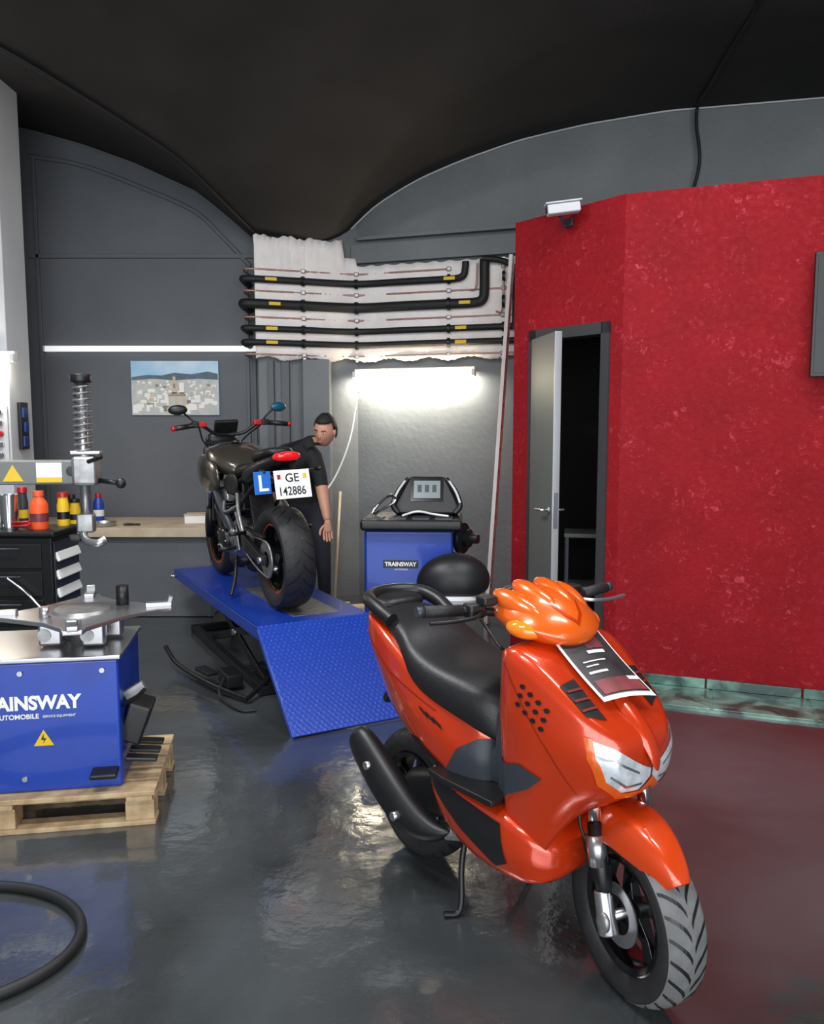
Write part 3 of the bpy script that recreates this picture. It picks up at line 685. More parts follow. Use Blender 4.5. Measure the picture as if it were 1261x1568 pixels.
tube('cable',hb,[(sx(-.45),-.19,1.0),(sx(-.38),-.17,.93),(sx(-.40),-.10,.88)],.005,'black')
loft('instrument_binnacle',hb,[ell(.08,1.08,1.0,sx(-.50)),ell(.085,1.07,.99,sx(-.54)),ell(.06,1.04,.98,sx(-.57))],'black')
tyre(sc,(-.98,0,.235),.234,.13,.155,26,'rubber','rear_tyre'); rimw(sc,(-.98,0,.235),.155,.10,5,'blackg',.045,name='rear_rim')
loft('engine_case',sc,[ell(.07,.40,.24,-.62),ell(.10,.42,.22,-.72),ell(.10,.40,.2,-.82),ell(.10,.36,.18,-.94),ell(.09,.32,.18,-1.04)],'blackm')
box('cvt_cover',sc,(-.85,.12,.28),(.42,.07,.14),'black',.03)
mp=[(-.66,-.14,.24,.028),(-.72,-.16,.22,.05),(-.80,-.18,.235,.07),(-.90,-.19,.295,.08),(-1.01,-.195,.375,.078),(-1.10,-.195,.435,.066),(-1.135,-.195,.458,.045)]
bm=bmesh.new(); Rg=[]
up=Vector((.6,0,.8))
for x,y,z,r in mp:
    Rg.append([bm.verts.new(Vector((x,y,z))+Vector((0,1,0))*math.cos(k*pi/6)*r*.72+up*math.sin(k*pi/6)*r) for k in range(12)])
for a,b in zip(Rg,Rg[1:]):
    for k in range(12): bm.faces.new((a[k],a[(k+1)%12],b[(k+1)%12],b[k]))
bm.faces.new(Rg[0]); bm.faces.new(Rg[-1][::-1])
fin('muffler',bm,'black',sc,smooth=True,subd=2)
for x,z in ((-.83,.29),(-.99,.41)): cyl('muffler_bolt',sc,(x,-.225,z-.02),(x,-.254,z-.02),.014,'silver')
tube('exhaust_pipe',sc,[(-.58,-.06,.27),(-.62,-.11,.25),(-.68,-.14,.237)],.02,'alu')
tube('shock_spring',sc,[(-1.0+.1*i/40+.02*math.cos(i*.9),.13+.02*math.sin(i*.9),.32+.3*i/40) for i in range(41)],.005,'red',smooth=False)
for s in (-1,1):
    tube('centre_stand_leg',sc,[(-.66,s*.07,.25),(-.64,s*.11,.14),(-.60,s*.15,.02),(-.62,s*.20,.011)],.010,'blackm')
cyl('stand_pivot',sc,(-.66,-.09,.25),(-.66,.09,.25),.014,'blackm')

# ------------------------------------------------------------------ LIFT TABLE
lt=top('motorcycle_lift_table',(-.557,4.566,0),math.atan2(.88,-.475))
H=.45
box('deck',lt,(1.08,0,H-.02),(2.16,.70,.04),'blued',.005)
bm=bmesh.new(); v=[bm.verts.new(p) for p in ((.01,-.34,H+.001),(2.15,-.34,H+.001),(2.15,.34,H+.001),(.01,.34,H+.001))]; bm.faces.new(v); fin('deck_tread',bm,'chequer',lt)
box('deck_insert',lt,(.62,-.06,H),(.95,.30,.005),'alu',.001)
for s in (-1,1): box('deck_edge',lt,(1.08,s*.345,H-.035),(2.16,.014,.07),'blue',.003)
rl_=math.hypot(.56,H-.02); ang=math.atan2(H-.02,.56)
box('ramp',lt,(-.28,0,(H+.02)/2-.005),(rl_+.02,.70,.012),'chequer',.002,rot=(0,-ang,0))
for s in (-1,1): box('ramp_lip',lt,(-.28,s*.35,(H+.02)/2-.02),(rl_,.012,.03),'blue',.002,rot=(0,-ang,0))
for s in (-1,1):
    box('base_rail',lt,(1.0,s*.27,.03),(1.7,.05,.05),'blackm')
    for a,b in (((.25,.05),(1.45,H-.06)),((1.45,.05),(.25,H-.06))):
        p1=Vector((a[0],s*.23,a[1])); p2=Vector((b[0],s*.23,b[1])); m_=(p1+p2)/2; dd_=p2-p1
        box('scissor_arm',lt,m_,(dd_.length,.02,.05),'blackm',.004,rot=(0,-math.atan2(dd_.z,dd_.x),0))
    cyl('scissor_pin',lt,(.85,s*.2,.22),(.85,s*.26,.22),.02,'silver')
box('base_cross',lt,(.16,0,.03),(.05,.6,.05),'blackm'); box('base_cross',lt,(1.84,0,.03),(.05,.6,.05),'blackm')
cyl('hydraulic_jack',lt,(.4,0,.06),(1.1,0,.32),.035,'blackm'); cyl('jack_rod',lt,(1.05,0,.30),(1.3,0,.40),.018,'chrome')
tube('foot_pump_bar',lt,[(.05,.40,.03),(.3,.50,.04),(.6,.58,.05),(.85,.63,.07),(1.0,.66,.14)],.014,'blackm')
tube('foot_pedal_link',lt,[(.05,.40,.03),(.2,.25,.06),(.4,.05,.08)],.014,'blackm'); box('foot_pedal',lt,(.50,.52,.09),(.18,.07,.02),'blackm',rot=(0,0,.2)); box('pump_body',lt,(.40,.40,.06),(.2,.1,.08),'blackm',.01)
tube('hydraulic_hose',lt,[(.42,.42,.08),(.2,.52,.03),(-.05,.48,.012),(-.1,.40,.012)],.008,'insul')
for s in (-1,1): cyl('tie_post',lt,(1.95,s*.37,H-.02),(1.95,s*.42,H-.02),.01,'silver')

# ------------------------------------------------------------------ MOTORCYCLE
mc=top('motorcycle',(-.774,4.88,.457)); mc.rotation_euler=(-.045,0,math.atan2(.876,-.481))
tyre(mc,(0,0,.315),.315,.195,.215,22,'rubber','rear_tyre'); rimw(mc,(0,0,.315),.215,.13,5,'blackg',.03,disc=.0,stripe='red_rim',name='rear_rim')
tyre(mc,(1.38,0,.30),.30,.12,.215,22,'rubber','front_tyre'); rimw(mc,(1.38,0,.30),.215,.09,5,'blackg',.03,disc=.15,stripe='red_rim',name='front_rim')
lathe('sprocket',mc,[(.11,.108),(.11,.114),(.05,.114),(.05,.108)],(0,0,.315),(0,1,0),'alu',40,close=True)
lathe('rear_brake_disc',mc,[(.12,-.115),(.12,-.110),(.07,-.110),(.07,-.115)],(0,0,.315),(0,1,0),'silver',40,close=True)
tube('chain',mc,[(0,.113,.425),(.25,.115,.43),(.50,.115,.42),(.545,.115,.385),(.50,.115,.345),(.25,.114,.25),(0,.113,.205),(-.08,.113,.24),(-.11,.113,.315),(-.08,.113,.39)],.007,'alu',cyc=True)
for s in (-1,1):
    bm=bmesh.new(); V=[]
    for x,z,h,y,w in ((-.05,.315,.03,.135,.015),(.08,.325,.035,.135,.016),(.30,.37,.05,.13,.018),(.50,.40,.06,.11,.02),(.60,.41,.06,.09,.02)):
        V.append([bm.verts.new((x,s*(y+a*w),z+b*h)) for a,b in ((-1,-1),(1,-1),(1,1),(-1,1))])
    for A,B in zip(V,V[1:]):
        for k in range(4): bm.faces.new((A[k],A[(k+1)%4],B[(k+1)%4],B[k]))
    bm.faces.new(V[0]); bm.faces.new(V[-1][::-1]); fin('swingarm',bm,'blackm',mc,bevel=.008)
    cyl('axle_nut',mc,(0,s*.14,.315),(0,s*.165,.315),.022,'silver',seg=6)
    cyl('fork_leg',mc,(1.38,s*.095,.30),(1.31,s*.095,.52),.03,'blackm'); cyl('fork_tube',mc,(1.31,s*.095,.52),(1.14,s*.095,1.0),.022,'chrome')
    tube('frame_tube',mc,[(1.12,s*.04,.88),(.98,s*.13,.80),(.78,s*.175,.66),(.60,s*.165,.50),(.56,s*.13,.38)],.026,'grey_pl')
    tube('subframe',mc,[(.72,s*.13,.66),(.45,s*.12,.76),(.15,s*.10,.85),(-.05,s*.07,.88)],.015,'blackm')
    tube('subframe_lower',mc,[(.60,s*.13,.50),(.35,s*.12,.66),(.05,s*.09,.82)],.013,'blackm')
    tube('frame_down',mc,[(1.08,s*.05,.80),(1.0,s*.12,.60),(.95,s*.12,.40)],.018,'blackm')
    tube('passenger_peg_bracket',mc,[(.46,s*.13,.70),(.34,s*.165,.58),(.24,s*.175,.46),(.34,s*.165,.50),(.48,s*.14,.56)],.012,'alu'); cyl('passenger_peg',mc,(.24,s*.165,.46),(.20,s*.27,.46),.012,'blackm')
    cyl('rider_peg',mc,(.50,s*.14,.33),(.48,s*.27,.33),.013,'blackm'); box('heel_plate',mc,(.50,s*.15,.37),(.12,.012,.14),'silver',.01,rot=(0,.3,0))
    tube('shift_lever',mc,[(.52,s*.17,.32),(.62,s*.19,.30),(.70,s*.20,.33)],.008,'silver')
    o=loft('tank_shroud',mc,[(.66,[(0,.86),(.02,.85),(.03,.82),(.03,.77),(.02,.73),(.01,.72),(0,.72),(-.01,.78)]),
       (.88,[(0,.95),(.04,.93),(.07,.86),(.07,.77),(.04,.68),(.015,.66),(0,.66),(-.01,.8)]),
       (1.08,[(0,.95),(.03,.93),(.06,.86),(.065,.78),(.04,.68),(.01,.66),(0,.67),(-.01,.83)]),
       (1.20,[(0,.90),(.01,.895),(.02,.87),(.02,.83),(.01,.79),(.005,.78),(0,.79),(-.005,.86)])],'tank',mirror=False)
    o.location=(0,s*.175,0); o.scale=(1,s,1)
    loft('side_cover',mc,[(.40,[(0,.82),(.01,.81),(.02,.78),(.02,.72),(.01,.68),(0,.68)]),(.55,[(0,.84),(.02,.82),(.03,.76),(.03,.70),(.01,.66),(0,.66)]),(.70,[(0,.80),(.02,.78),(.03,.74),(.03,.70),(.01,.68),(0,.68)])],'black',mirror=False,loc=(0,s*.13,0)).scale=(1,s,1)
    tube('bar_side',mc,[(1.02,0,1.06),(1.0,s*.10,1.07),(.97,s*.20,1.13),(.94,s*.30,1.135)],.012,'blackm')
    cyl('grip',mc,(.94,s*.27,1.135),(.90,s*.40,1.12),.018,'black'); cyl('bar_end',mc,(.90,s*.40,1.12),(.895,s*.425,1.117),.018,'red')
    tube('lever',mc,[(.99,s*.20,1.135),(1.03,s*.25,1.135),(1.01,s*.34,1.13),(.97,s*.41,1.125)],.009,'red')
    box('lever_perch',mc,(.975,s*.20,1.14),(.05,.06,.04),'red',.008)
    box('switchgear',mc,(.955,s*.25,1.14),(.04,.05,.045),'black',.008)
    tube('mirror_stem',mc,[(.97,s*.23,1.14),(.99,s*.28,1.19),(.97,s*.33,1.235)],.007,'black')
    ball('mirror',mc,(.96,s*.36,1.245),(.025,.065,.035),'black' if s>0 else 'teal',rot=(0,0,s*-.2))
    ball('turn_signal',mc,(-.20,s*.17,.86),(.045,.016,.016),'black'); tube('signal_stalk',mc,[(-.14,s*.04,.85),(-.17,s*.12,.855),(-.18,s*.17,.86)],.006,'black')
tank=loft('fuel_tank',mc,[(.60,[(0,.86),(.05,.86),(.09,.85),(.105,.82),(.10,.79),(.06,.77),(0,.77)]),
 (.70,[(0,.94),(.08,.935),(.15,.91),(.17,.86),(.15,.80),(.09,.77),(0,.77)]),
 (.84,[(0,1.01),(.10,1.005),(.195,.97),(.215,.90),(.18,.83),(.10,.79),(0,.79)]),
 (.99,[(0,1.02),(.10,1.015),(.195,.98),(.205,.92),(.17,.86),(.10,.83),(0,.83)]),
 (1.09,[(0,.97),(.06,.965),(.12,.945),(.13,.92),(.11,.89),(.06,.87),(0,.87)])],'tank',crease={3:.8,2:.3})
lathe('fuel_cap',mc,[(0,.012),(.03,.012),(.036,0)],(.86,0,1.010),(0,0,1),'blackm',24)
loft('rider_seat',mc,[ell(.08,.88,.80,.66),ell(.12,.87,.79,.54),ell(.15,.875,.79,.40),ell(.14,.90,.81,.28),ell(.11,.91,.83,.22)],'seat')
loft('pillion_seat',mc,[ell(.09,.95,.87,.26),ell(.12,.975,.89,.16),ell(.11,.995,.92,.02),ell(.07,.995,.94,-.08)],'seat')
loft('tail_unit',mc,[ell(.13,.86,.72,.42),ell(.15,.90,.74,.26),ell(.14,.93,.80,.08),ell(.10,.955,.87,-.08),ell(.06,.96,.90,-.17)],'black')
loft('tail_light',mc,[ell(.09,.965,.905,-.10),ell(.085,.97,.91,-.165),ell(.07,.965,.92,-.19),ell(.03,.955,.935,-.20)],'redl')
tube('plate_bracket',mc,[(-.05,0,.88),(-.16,0,.84),(-.24,0,.80),(-.26,0,.72)],.018,'black')
loft('rear_fender',mc,[ell(.07,.86,.80,.05),ell(.08,.84,.79,-.08),ell(.07,.80,.76,-.20),ell(.05,.72,.69,-.27)],'black')
pf=sub('plate_frame',mc,(-.285,.02,.785),(0,.2,0))
box('licence_plate',pf,(0,0,0),(.006,.215,.165),'paper',.006)
text('plate_text_upper',pf,'GE',.07,(-.0045,.045,.014),(pi/2,0,-pi/2),'black',.0008,.0005)
box('plate_shield',pf,(-.004,.08,.045),(.002,.02,.028),'red',.001); box('plate_shield_canton',pf,(-.004,-.075,.045),(.002,.022,.03),'yellow',.001)
text('plate_text_lower',pf,'142886',.070,(-.0045,.093,-.062),(pi/2,0,-pi/2),'black',.0008,.0005,.80)
pl=sub('learner_plate',mc,(-.24,.185,.80),(0,.1,0))
box('plate_board',pl,(0,0,0),(.006,.10,.13),'lplate',.004); text('plate_letter',pl,'L',.13,(-.005,.03,-.045),(pi/2,0,-pi/2),'paper',.0008,.002)
box('plate_carrier',pl,(.008,-.09,.0),(.008,.22,.02),'black',.002)
loft('crankcase',mc,[ell(.10,.46,.28,.50),ell(.16,.50,.22,.60),ell(.17,.50,.20,.75),ell(.14,.46,.22,.90),ell(.08,.42,.26,.98)],'alu',1)
for s in (-1,1):
    lathe('engine_cover',mc,[(0,.03),(.06,.03),(.085,.018),(.09,0)],(.70,s*.165,.36),(0,s,0),'blackm',32)
    lathe('engine_cover',mc,[(0,.02),(.04,.02),(.055,.012),(.06,0)],(.57,s*.15,.40),(0,s,0),'silver',32)
    for k in range(6):
        a=k*pi/3; cyl('cover_bolt',mc,(.70+.078*math.cos(a),s*.175,.36+.078*math.sin(a)),(.70+.078*math.cos(a),s*.192,.36+.078*math.sin(a)),.006,'silver',seg=8)
cb_=sub('cylinder_block',mc,(.84,0,.52),(0,.35,0))
for k in range(7): box('cooling_fin',cb_,(0,0,.0+k*.025),(.17-.004*k,.28,.010),'silver',.003)
box('cylinder_core',cb_,(0,0,.08),(.14,.22,.2),'blackm',.01); box('head_cover',cb_,(0,0,.20),(.16,.29,.06),'alu',.015)
box('radiator',mc,(1.02,0,.58),(.04,.30,.26),'blackm',.006,rot=(0,-.2,0))
for s in (-.06,.06): tube('header_pipe',mc,[(.94,s,.60),(1.02,s,.50),(1.0,s,.32),(.88,s*.8,.20),(.70,s*.5,.17)],.02,'alu')
tube('silencer',mc,[(.70,-.02,.17),(.55,-.06,.17),(.42,-.12,.18)],.055,'blackm'); tube('exhaust_tip',mc,[(.42,-.12,.18),(.34,-.15,.20)],.028,'silver')
box('airbox',mc,(.60,0,.68),(.26,.20,.16),'black',.02); box('battery_cover',mc,(.45,.11,.64),(.14,.02,.12),'blackm',.01); box('throttle_body',mc,(.72,.10,.66),(.12,.1,.08),'silver',.015)
cyl('rear_shock',mc,(.38,.03,.44),(.52,.03,.74),.028,'blackm')
box('inner_fender',mc,(.36,0,.60),(.02,.16,.3),'black',.008,rot=(0,.3,0)); box('chain_guard',mc,(.18,.118,.46),(.34,.03,.02),'black',.004,rot=(0,-.05,0))
tube('cable',mc,[(.97,.22,1.12),(1.12,.16,1.02),(1.12,.08,.92)],.006,'black'); tube('cable',mc,[(.97,-.22,1.12),(1.14,-.14,1.02),(1.1,-.06,.9)],.006,'black')
tube('hose',mc,[(.9,.13,.62),(.78,.19,.58),(.68,.18,.50),(.62,.17,.44)],.012,'black'); tube('hose',mc,[(.52,.12,.60),(.60,.18,.56),(.68,.16,.62)],.010,'alu')
box('instrument_display',mc,(1.08,0,1.12),(.03,.17,.10),'black',.01,rot=(0,-.6,0)); ball('headlight',mc,(1.26,0,.93),(.09,.13,.11),'black'); ball('headlight_glass',mc,(1.30,0,.93),(.055,.09,.08),'lens')
loft('flyscreen',mc,[ell(.10,1.08,.98,1.16),ell(.13,1.10,.95,1.22),ell(.10,1.04,.93,1.30)],'black')
box('yoke',mc,(1.12,0,1.0),(.09,.24,.03),'blackm',.008)
loft('front_fender',mc,[ell(.06,.60,.56,1.14),ell(.075,.635,.60,1.26),ell(.075,.64,.605,1.38),ell(.06,.61,.58,1.50),ell(.04,.56,.54,1.58)],'black')
loft('belly_cover',mc,[ell(.10,.26,.16,.66),ell(.12,.25,.12,.80),ell(.08,.28,.16,.96)],'black')
tube('side_stand',mc,[(.58,.13,.26),(.50,.17,.13),(.44,.22,.026)],.012,'blackm')

# ------------------------------------------------------------------ MECHANIC
mn=top('mechanic',(-.84,6.27,0))
def skinmesh(name,parent,V,E,R,root,m,subd=2,zones=None):
    me=bpy.data.meshes.new(name+'_src'); me.from_pydata(V,E,[]); me.update()
    o=bpy.data.objects.new(name+'_src',me); COL.objects.link(o)
    sk=o.modifiers.new('skin','SKIN'); sk.use_smooth_shade=True
    for i,r in enumerate(R):
        rr=r if isinstance(r,tuple) else (r,r); me.skin_vertices[0].data[i].radius=rr
        me.skin_vertices[0].data[i].use_root=(i==root)
    ss=o.modifiers.new('s','SUBSURF'); ss.levels=subd; ss.render_levels=subd
    bpy.context.view_layer.update(); dg=bpy.context.evaluated_depsgraph_get()
    nm=bpy.data.meshes.new_from_object(o.evaluated_get(dg)); nm.name=name
    bpy.data.objects.remove(o)
    nm.materials.clear()
    ms=m if isinstance(m,list) else [m]
    for q in ms: nm.materials.append(M[q])
    for p in nm.polygons:
        p.use_smooth=True
        p.material_index=zones(p.center) if zones else 0
    n=bpy.data.objects.new(name,nm); COL.objects.link(n); n.parent=parent
    return n
J=[(0,0,.95),(.01,-.07,1.10),(.0,-.16,1.26),(.0,-.22,1.37),(.06,-.28,1.44),(.13,-.33,1.485),
   (.11,-.30,1.34),(.165,-.36,1.20),(.185,-.40,1.07),(.21,-.45,.96),(.225,-.475,.885),
   (-.16,-.14,1.36),(-.22,-.20,1.22),(-.23,-.26,1.10),(-.20,-.36,1.06),(-.18,-.43,1.05),
   (.10,-.02,.90),(.13,-.06,.70),(.15,-.08,.50),(.15,-.02,.28),(.15,.02,.09),(.17,-.10,.045),
   (-.10,.02,.90),(-.12,.02,.70),(-.12,.02,.50),(-.12,.10,.28),(-.12,.14,.09),(-.13,.02,.045)]
E=[(0,1),(1,2),(2,3),(3,4),(4,5),(3,6),(6,7),(7,8),(8,9),(9,10),(3,11),(11,12),(12,13),(13,14),(14,15),(0,16),(16,17),(17,18),(18,19),(19,20),(20,21),(0,22),(22,23),(23,24),(24,25),(25,26),(26,27)]
R=[(.15,.11),(.14,.105),(.155,.11),(.13,.10),.06,.055,.075,.055,.045,.036,.026,.075,.055,.045,.036,.026,.09,.08,.06,.052,.04,.042,.09,.08,.06,.052,.04,.042]
def seg_d(p,a,b):
    a=Vector(a);b=Vector(b); t=max(0,min(1,(p-a).dot(b-a)/(b-a).length_squared)); return (p-(a+(b-a)*t)).length
def zone(c):
    c=Vector(c)
    best=min(range(len(E)),key=lambda i:seg_d(c,J[E[i][0]],J[E[i][1]])-(R[E[i][0]][0] if isinstance(R[E[i][0]],tuple) else R[E[i][0]]))
    e=E[best]
    if c.z<.10: return 3
    if e in((0,16),(0,22)) or e[0]>=16: return 2 if c.z<.98 else 1
    if e==(4,5): return 0
    if e in((8,9),(9,10),(13,14),(14,15)): return 0
    if e==(7,8): return 0 if c.z<1.14 else 1
    if e==(12,13): return 0 if c.z<1.13 else 1
    if e==(0,1) and c.z<.98: return 2
    return 1
skinmesh('body',mn,J,E,R,0,['skin','shirt','pants','shoe'],2,zone)
def head(parent,loc,rot):
    h=sub('head',parent,loc,rot)
    bm=bmesh.new(); bmesh.ops.create_uvsphere(bm,u_segments=32,v_segments=24,radius=1)
    for v in bm.verts:
        x,y,z=v.co; s=1-.28*max(0,-z)**1.3
        X=x*.076*s; Y=y*.095*(1-.12*max(0,-z)); Z=z*.118
        if y<-.3 and -.55<z<.1 and abs(x)<.35: Y-=.004
        if z<-.6 and y<0: Y-=.008*(1-abs(x))
        for ex in (-.42,.42):
            d=math.hypot(x-ex,z-.05)
            if y<0 and d<.3: Y+=.008*(1-d/.3)
        v.co=Vector((X,Y,Z))
    fin('skull',bm,'skin',h,smooth=True,subd=1)
    bm=bmesh.new(); P=[(0,-.090,.022),(-.010,-.088,-.018),(.010,-.088,-.018),(0,-.112,-.022),(0,-.086,-.032),(-.014,-.086,-.028),(.014,-.086,-.028)]
    v=[bm.verts.new(p) for p in P]
    for f in ((0,1,3),(0,3,2),(1,5,3),(2,3,6),(5,4,3),(6,3,4),(0,2,1),(1,2,6,4,5)): bm.faces.new([v[i] for i in f])
    fin('nose',bm,'skin',h,smooth=True,subd=2)
    for s in (-1,1):
        ball('eye',h,(s*.031,-.077,.010),(.010,.009,.005),'paper',seg=12); ball('iris',h,(s*.031,-.0845,.010),(.0045,.002,.0045),'hair',seg=10)
        tube('eyebrow',h,[(s*.016,-.090,.028),(s*.032,-.089,.032),(s*.048,-.078,.028)],.003,'hair'); ball('ear',h,(s*.076,.0,.0),(.012,.022,.033),'skin',rot=(0,0,s*.3),seg=14)
    ball('upper_lip',h,(0,-.088,-.052),(.022,.007,.004),'lip',seg=12); ball('lower_lip',h,(0,-.087,-.059),(.018,.007,.005),'lip',seg=12)
    bm=bmesh.new(); bmesh.ops.create_uvsphere(bm,u_segments=32,v_segments=20,radius=1)
    dl=[v for v in bm.verts if (v.co.z< (.46 if v.co.y<-.25 else .05 if v.co.y<.1 else -.5))]
    bmesh.ops.delete(bm,geom=dl,context='VERTS')
    for v in bm.verts: v.co=Vector((v.co.x*.082,v.co.y*.100+.003,v.co.z*.125+.002))*(1+random.uniform(-.01,.03))
    o=fin('hair',bm,'hair',h,smooth=True); so=o.modifiers.new('s','SOLIDIFY'); so.thickness=.008; so.offset=0
head(mn,(.205,-.375,1.545),(math.radians(20),math.radians(8),math.radians(-20)))
def hand(parent,w,d,side,name):
    d=Vector(d).normalized(); s=Vector(side).normalized(); n=d.cross(s).normalized(); w=Vector(w)
    V=[w-d*.02,w+d*.01,w+d*.05,w+d*.085]
    skinmesh(name+'_palm',parent,[tuple(v) for v in V],[(0,1),(1,2),(2,3)],[(.024,.022),(.026,.02),(.036,.016),(.038,.014)],0,'skin',2)
    for i,(o,L) in enumerate(((-.030,.062),(-.010,.074),(.010,.070),(.029,.054))):
        b=w+d*.078+s*o; a1=b+d*L*.45+n*.004; a2=a1+(d*.9+n*.45).normalized()*L*.32; a3=a2+(d*.7+n*.75).normalized()*L*.28
        skinmesh(name+'_finger_%d'%(i+1),parent,[tuple(b-d*.015),tuple(b),tuple(a1),tuple(a2),tuple(a3)],[(0,1),(1,2),(2,3),(3,4)],[.010,.0095,.009,.0085,.007],0,'skin',1)
    b=w+d*.03-s*.028; a1=b-s*.022+d*.02+n*.006; a2=a1+(d-s*.4+n*.3).normalized()*.03; a3=a2+(d+n*.4).normalized()*.024
    skinmesh(name+'_thumb',parent,[tuple(b+s*.012),tuple(b),tuple(a1),tuple(a2),tuple(a3)],[(0,1),(1,2),(2,3),(3,4)],[.013,.012,.011,.010,.008],0,'skin',1)
hand(mn,(.225,-.475,.885),(.02,-.08,-1),(.9,.3,0),'left_hand')
hand(mn,(-.18,-.43,1.05),(.1,-1,-.3),(-.9,-.1,-.2),'right_hand')

# ------------------------------------------------------------------ WHEEL BALANCER
wb=top('wheel_balancer',(0,5.40,0),-.06); wb.scale=(1,1,1.035)
box('cabinet',wb,(-.01,0,.44),(.58,.46,.86),'blue',.02); box('base',wb,(0,0,.02),(.56,.42,.04),'black')
box('top_tray',wb,(.01,-.01,.905),(.66,.56,.07),'black',.02)
for i in range(4): box('tray_compartment',wb,(-.23+i*.15,-.17,.935),(.12,.14,.03),'grey_pl',.01)
box('logo_plate',wb,(-.06,-.231,.655),(.23,.003,.05),'black',.001)
text('cabinet_logo',wb,'TRAINSWAY',.036,(-.163,-.2338,.643),(pi/2,0,0),'paper',.001,.0012,1.0)
text('cabinet_logo_sub',wb,'AUTOMOBILE',.014,(-.10,-.2338,.617),(pi/2,0,0),'paper')
cs=sub('console',wb,(.10,.06,1.06),(math.radians(-22),0,0))
prism('console_shell',cs,[(-.20,-.13),(.20,-.13),(.23,-.08),(.14,.10),(.11,.135),(-.11,.135),(-.14,.10),(-.23,-.08)],.09,'black',xz(.05),.02)
box('screen_bezel',cs,(0,-.041,.035),(.225,.006,.165),'blackg',.006); box('console_screen',cs,(.0,-.045,.035),(.18,.004,.12),'screen',.003)
for i in range(3): box('display_digit',cs,(-.05+i*.05,-.048,.04),(.028,.002,.05),'grey_pl',.0005)
for s in (-1,1):
    tube('console_handle',cs,[(s*.13,-.03,.11),(s*.19,-.06,.02),(s*.225,-.07,-.08),(s*.19,-.06,-.13)],.018,'black'); tube('console_handle_inlay',cs,[(s*.15,-.052,.09),(s*.195,-.078,.01),(s*.225,-.086,-.07)],.008,'col')
tube('calliper',wb,[(-.24,-.12,.96),(-.18,-.16,1.0),(-.10,-.17,1.05),(-.14,-.12,1.08),(-.22,-.08,1.02),(-.26,-.1,.96)],.010,'chrome')
tube('cable',wb,[(-.05,-.2,.96),(.05,-.24,.99),(.15,-.2,.97),(.25,-.22,.96)],.007,'white')
cyl('shaft',wb,(.28,-.05,.80),(.46,-.05,.80),.02,'chrome'); lathe('flange',wb,[(0,.03),(.04,.03),(.05,.02),(.10,.015),(.105,0),(.10,-.02),(0,-.02)],(.34,-.05,.80),(1,-.5,0),'blackm',32)
lathe('quick_nut',wb,[(0,.05),(.03,.05),(.035,.0),(.06,-.01),(.06,-.03),(0,-.03)],(.40,-.07,.80),(1,-.5,0),'black',24)
bm=bmesh.new(); bmesh.ops.create_uvsphere(bm,u_segments=40,v_segments=24,radius=1)
bmesh.ops.bisect_plane(bm,geom=bm.verts[:]+bm.edges[:]+bm.faces[:],plane_co=(0,0,-.35),plane_no=(0,0.12,-1),clear_outer=True)
bmesh.ops.holes_fill(bm,edges=bm.edges[:])
for v in bm.verts: v.co=Vector((v.co.x*.225,v.co.y*.15,v.co.z*(.165 if v.co.z>0 else .16)))
fin('wheel_guard',bm,'seat',wb,smooth=True,loc=(.285,-.55,.610),rot=(.1,-.10,0))
tube('guard_arm',wb,[(.24,.0,.70),(.30,-.20,.70),(.30,-.40,.66)],.018,'blackm')
lathe('wheel_on_stand',wb,[(0,.03),(.14,.02),(.155,.0),(.14,-.03),(0,-.04)],(.29,-.57,.51),(0,.1,1),'col',32)
tube('wheel_prop',wb,[(.28,-.56,.0),(.28,-.56,.48)],.02,'blackm'); lathe('prop_foot',wb,[(0,.02),(.14,.015),(.15,0)],(.28,-.56,0),(0,0,1),'blackm',24)

# ------------------------------------------------------------------ PALLET + TYRE CHANGER
ra=math.radians(9.4)
pa=top('wooden_pallet',(-1.01,3.02,0),ra)
PW,PD=1.15,.60
for i in range(5): box('top_board',pa,(-PW/2,.05+i*(PD-.1)/4,.131),(PW,.10,.02),'wood',.003)
for x in (-.06,-PW/2,-PW+.06):
    box('cross_board',pa,(x,PD/2,.111),(.10,PD,.02),'wood',.003)
    for y in (.06,PD/2,PD-.06): box('block',pa,(x,y,.06),(.11,.10,.08),'wood',.004)
for y in (.05,PD/2,PD-.05): box('bottom_board',pa,(-PW/2,y,.010),(PW,.09,.02),'wood',.003)
tc=top('tyre_changer',(-1.0,3.02,0),ra)
box('cabinet',tc,(-.53,.29,.402),(.78,.46,.52),'blue',.012)
box('cabinet_top',tc,(-.53,.29,.669),(.80,.48,.018),'silver',.004)
for x,z in ((-.20,.62),(-.20,.20),(-.50,.62),(-.86,.62),(-.50,.20)): cyl('bolt',tc,(x,.062,z),(x,.050,z),.010,'silver')
text('cabinet_logo',tc,'TRAINSWAY',.074,(-.672,.057,.477),(pi/2,0,0),'paper',.001,.0030,.92)
text('cabinet_logo_sub',tc,'AUTOMOBILE',.026,(-.60,.057,.440),(pi/2,0,0),'paper',.001,.0006)
text('cabinet_logo_sub',tc,'SERVICE EQUIPMENT',.013,(-.425,.057,.442),(pi/2,0,0),'paper',.001)
prism('warning_triangle',tc,[(-.037,0),(.037,0),(0,.064)],.002,'yellow',Matrix.Translation((-.425,.058,.33))@xz(0),.0)
prism('warning_bolt',tc,[(0,.048),(-.010,.024),(.001,.024),(-.003,.008),(.010,.03),(.0,.03)],.001,'black',Matrix.Translation((-.425,.0558,.33))@xz(0),.0)
hub=Vector((-.316,.285,0))
cyl('turntable_shaft',tc,(hub.x,hub.y,.67),(hub.x,hub.y,.80),.05,'alu')
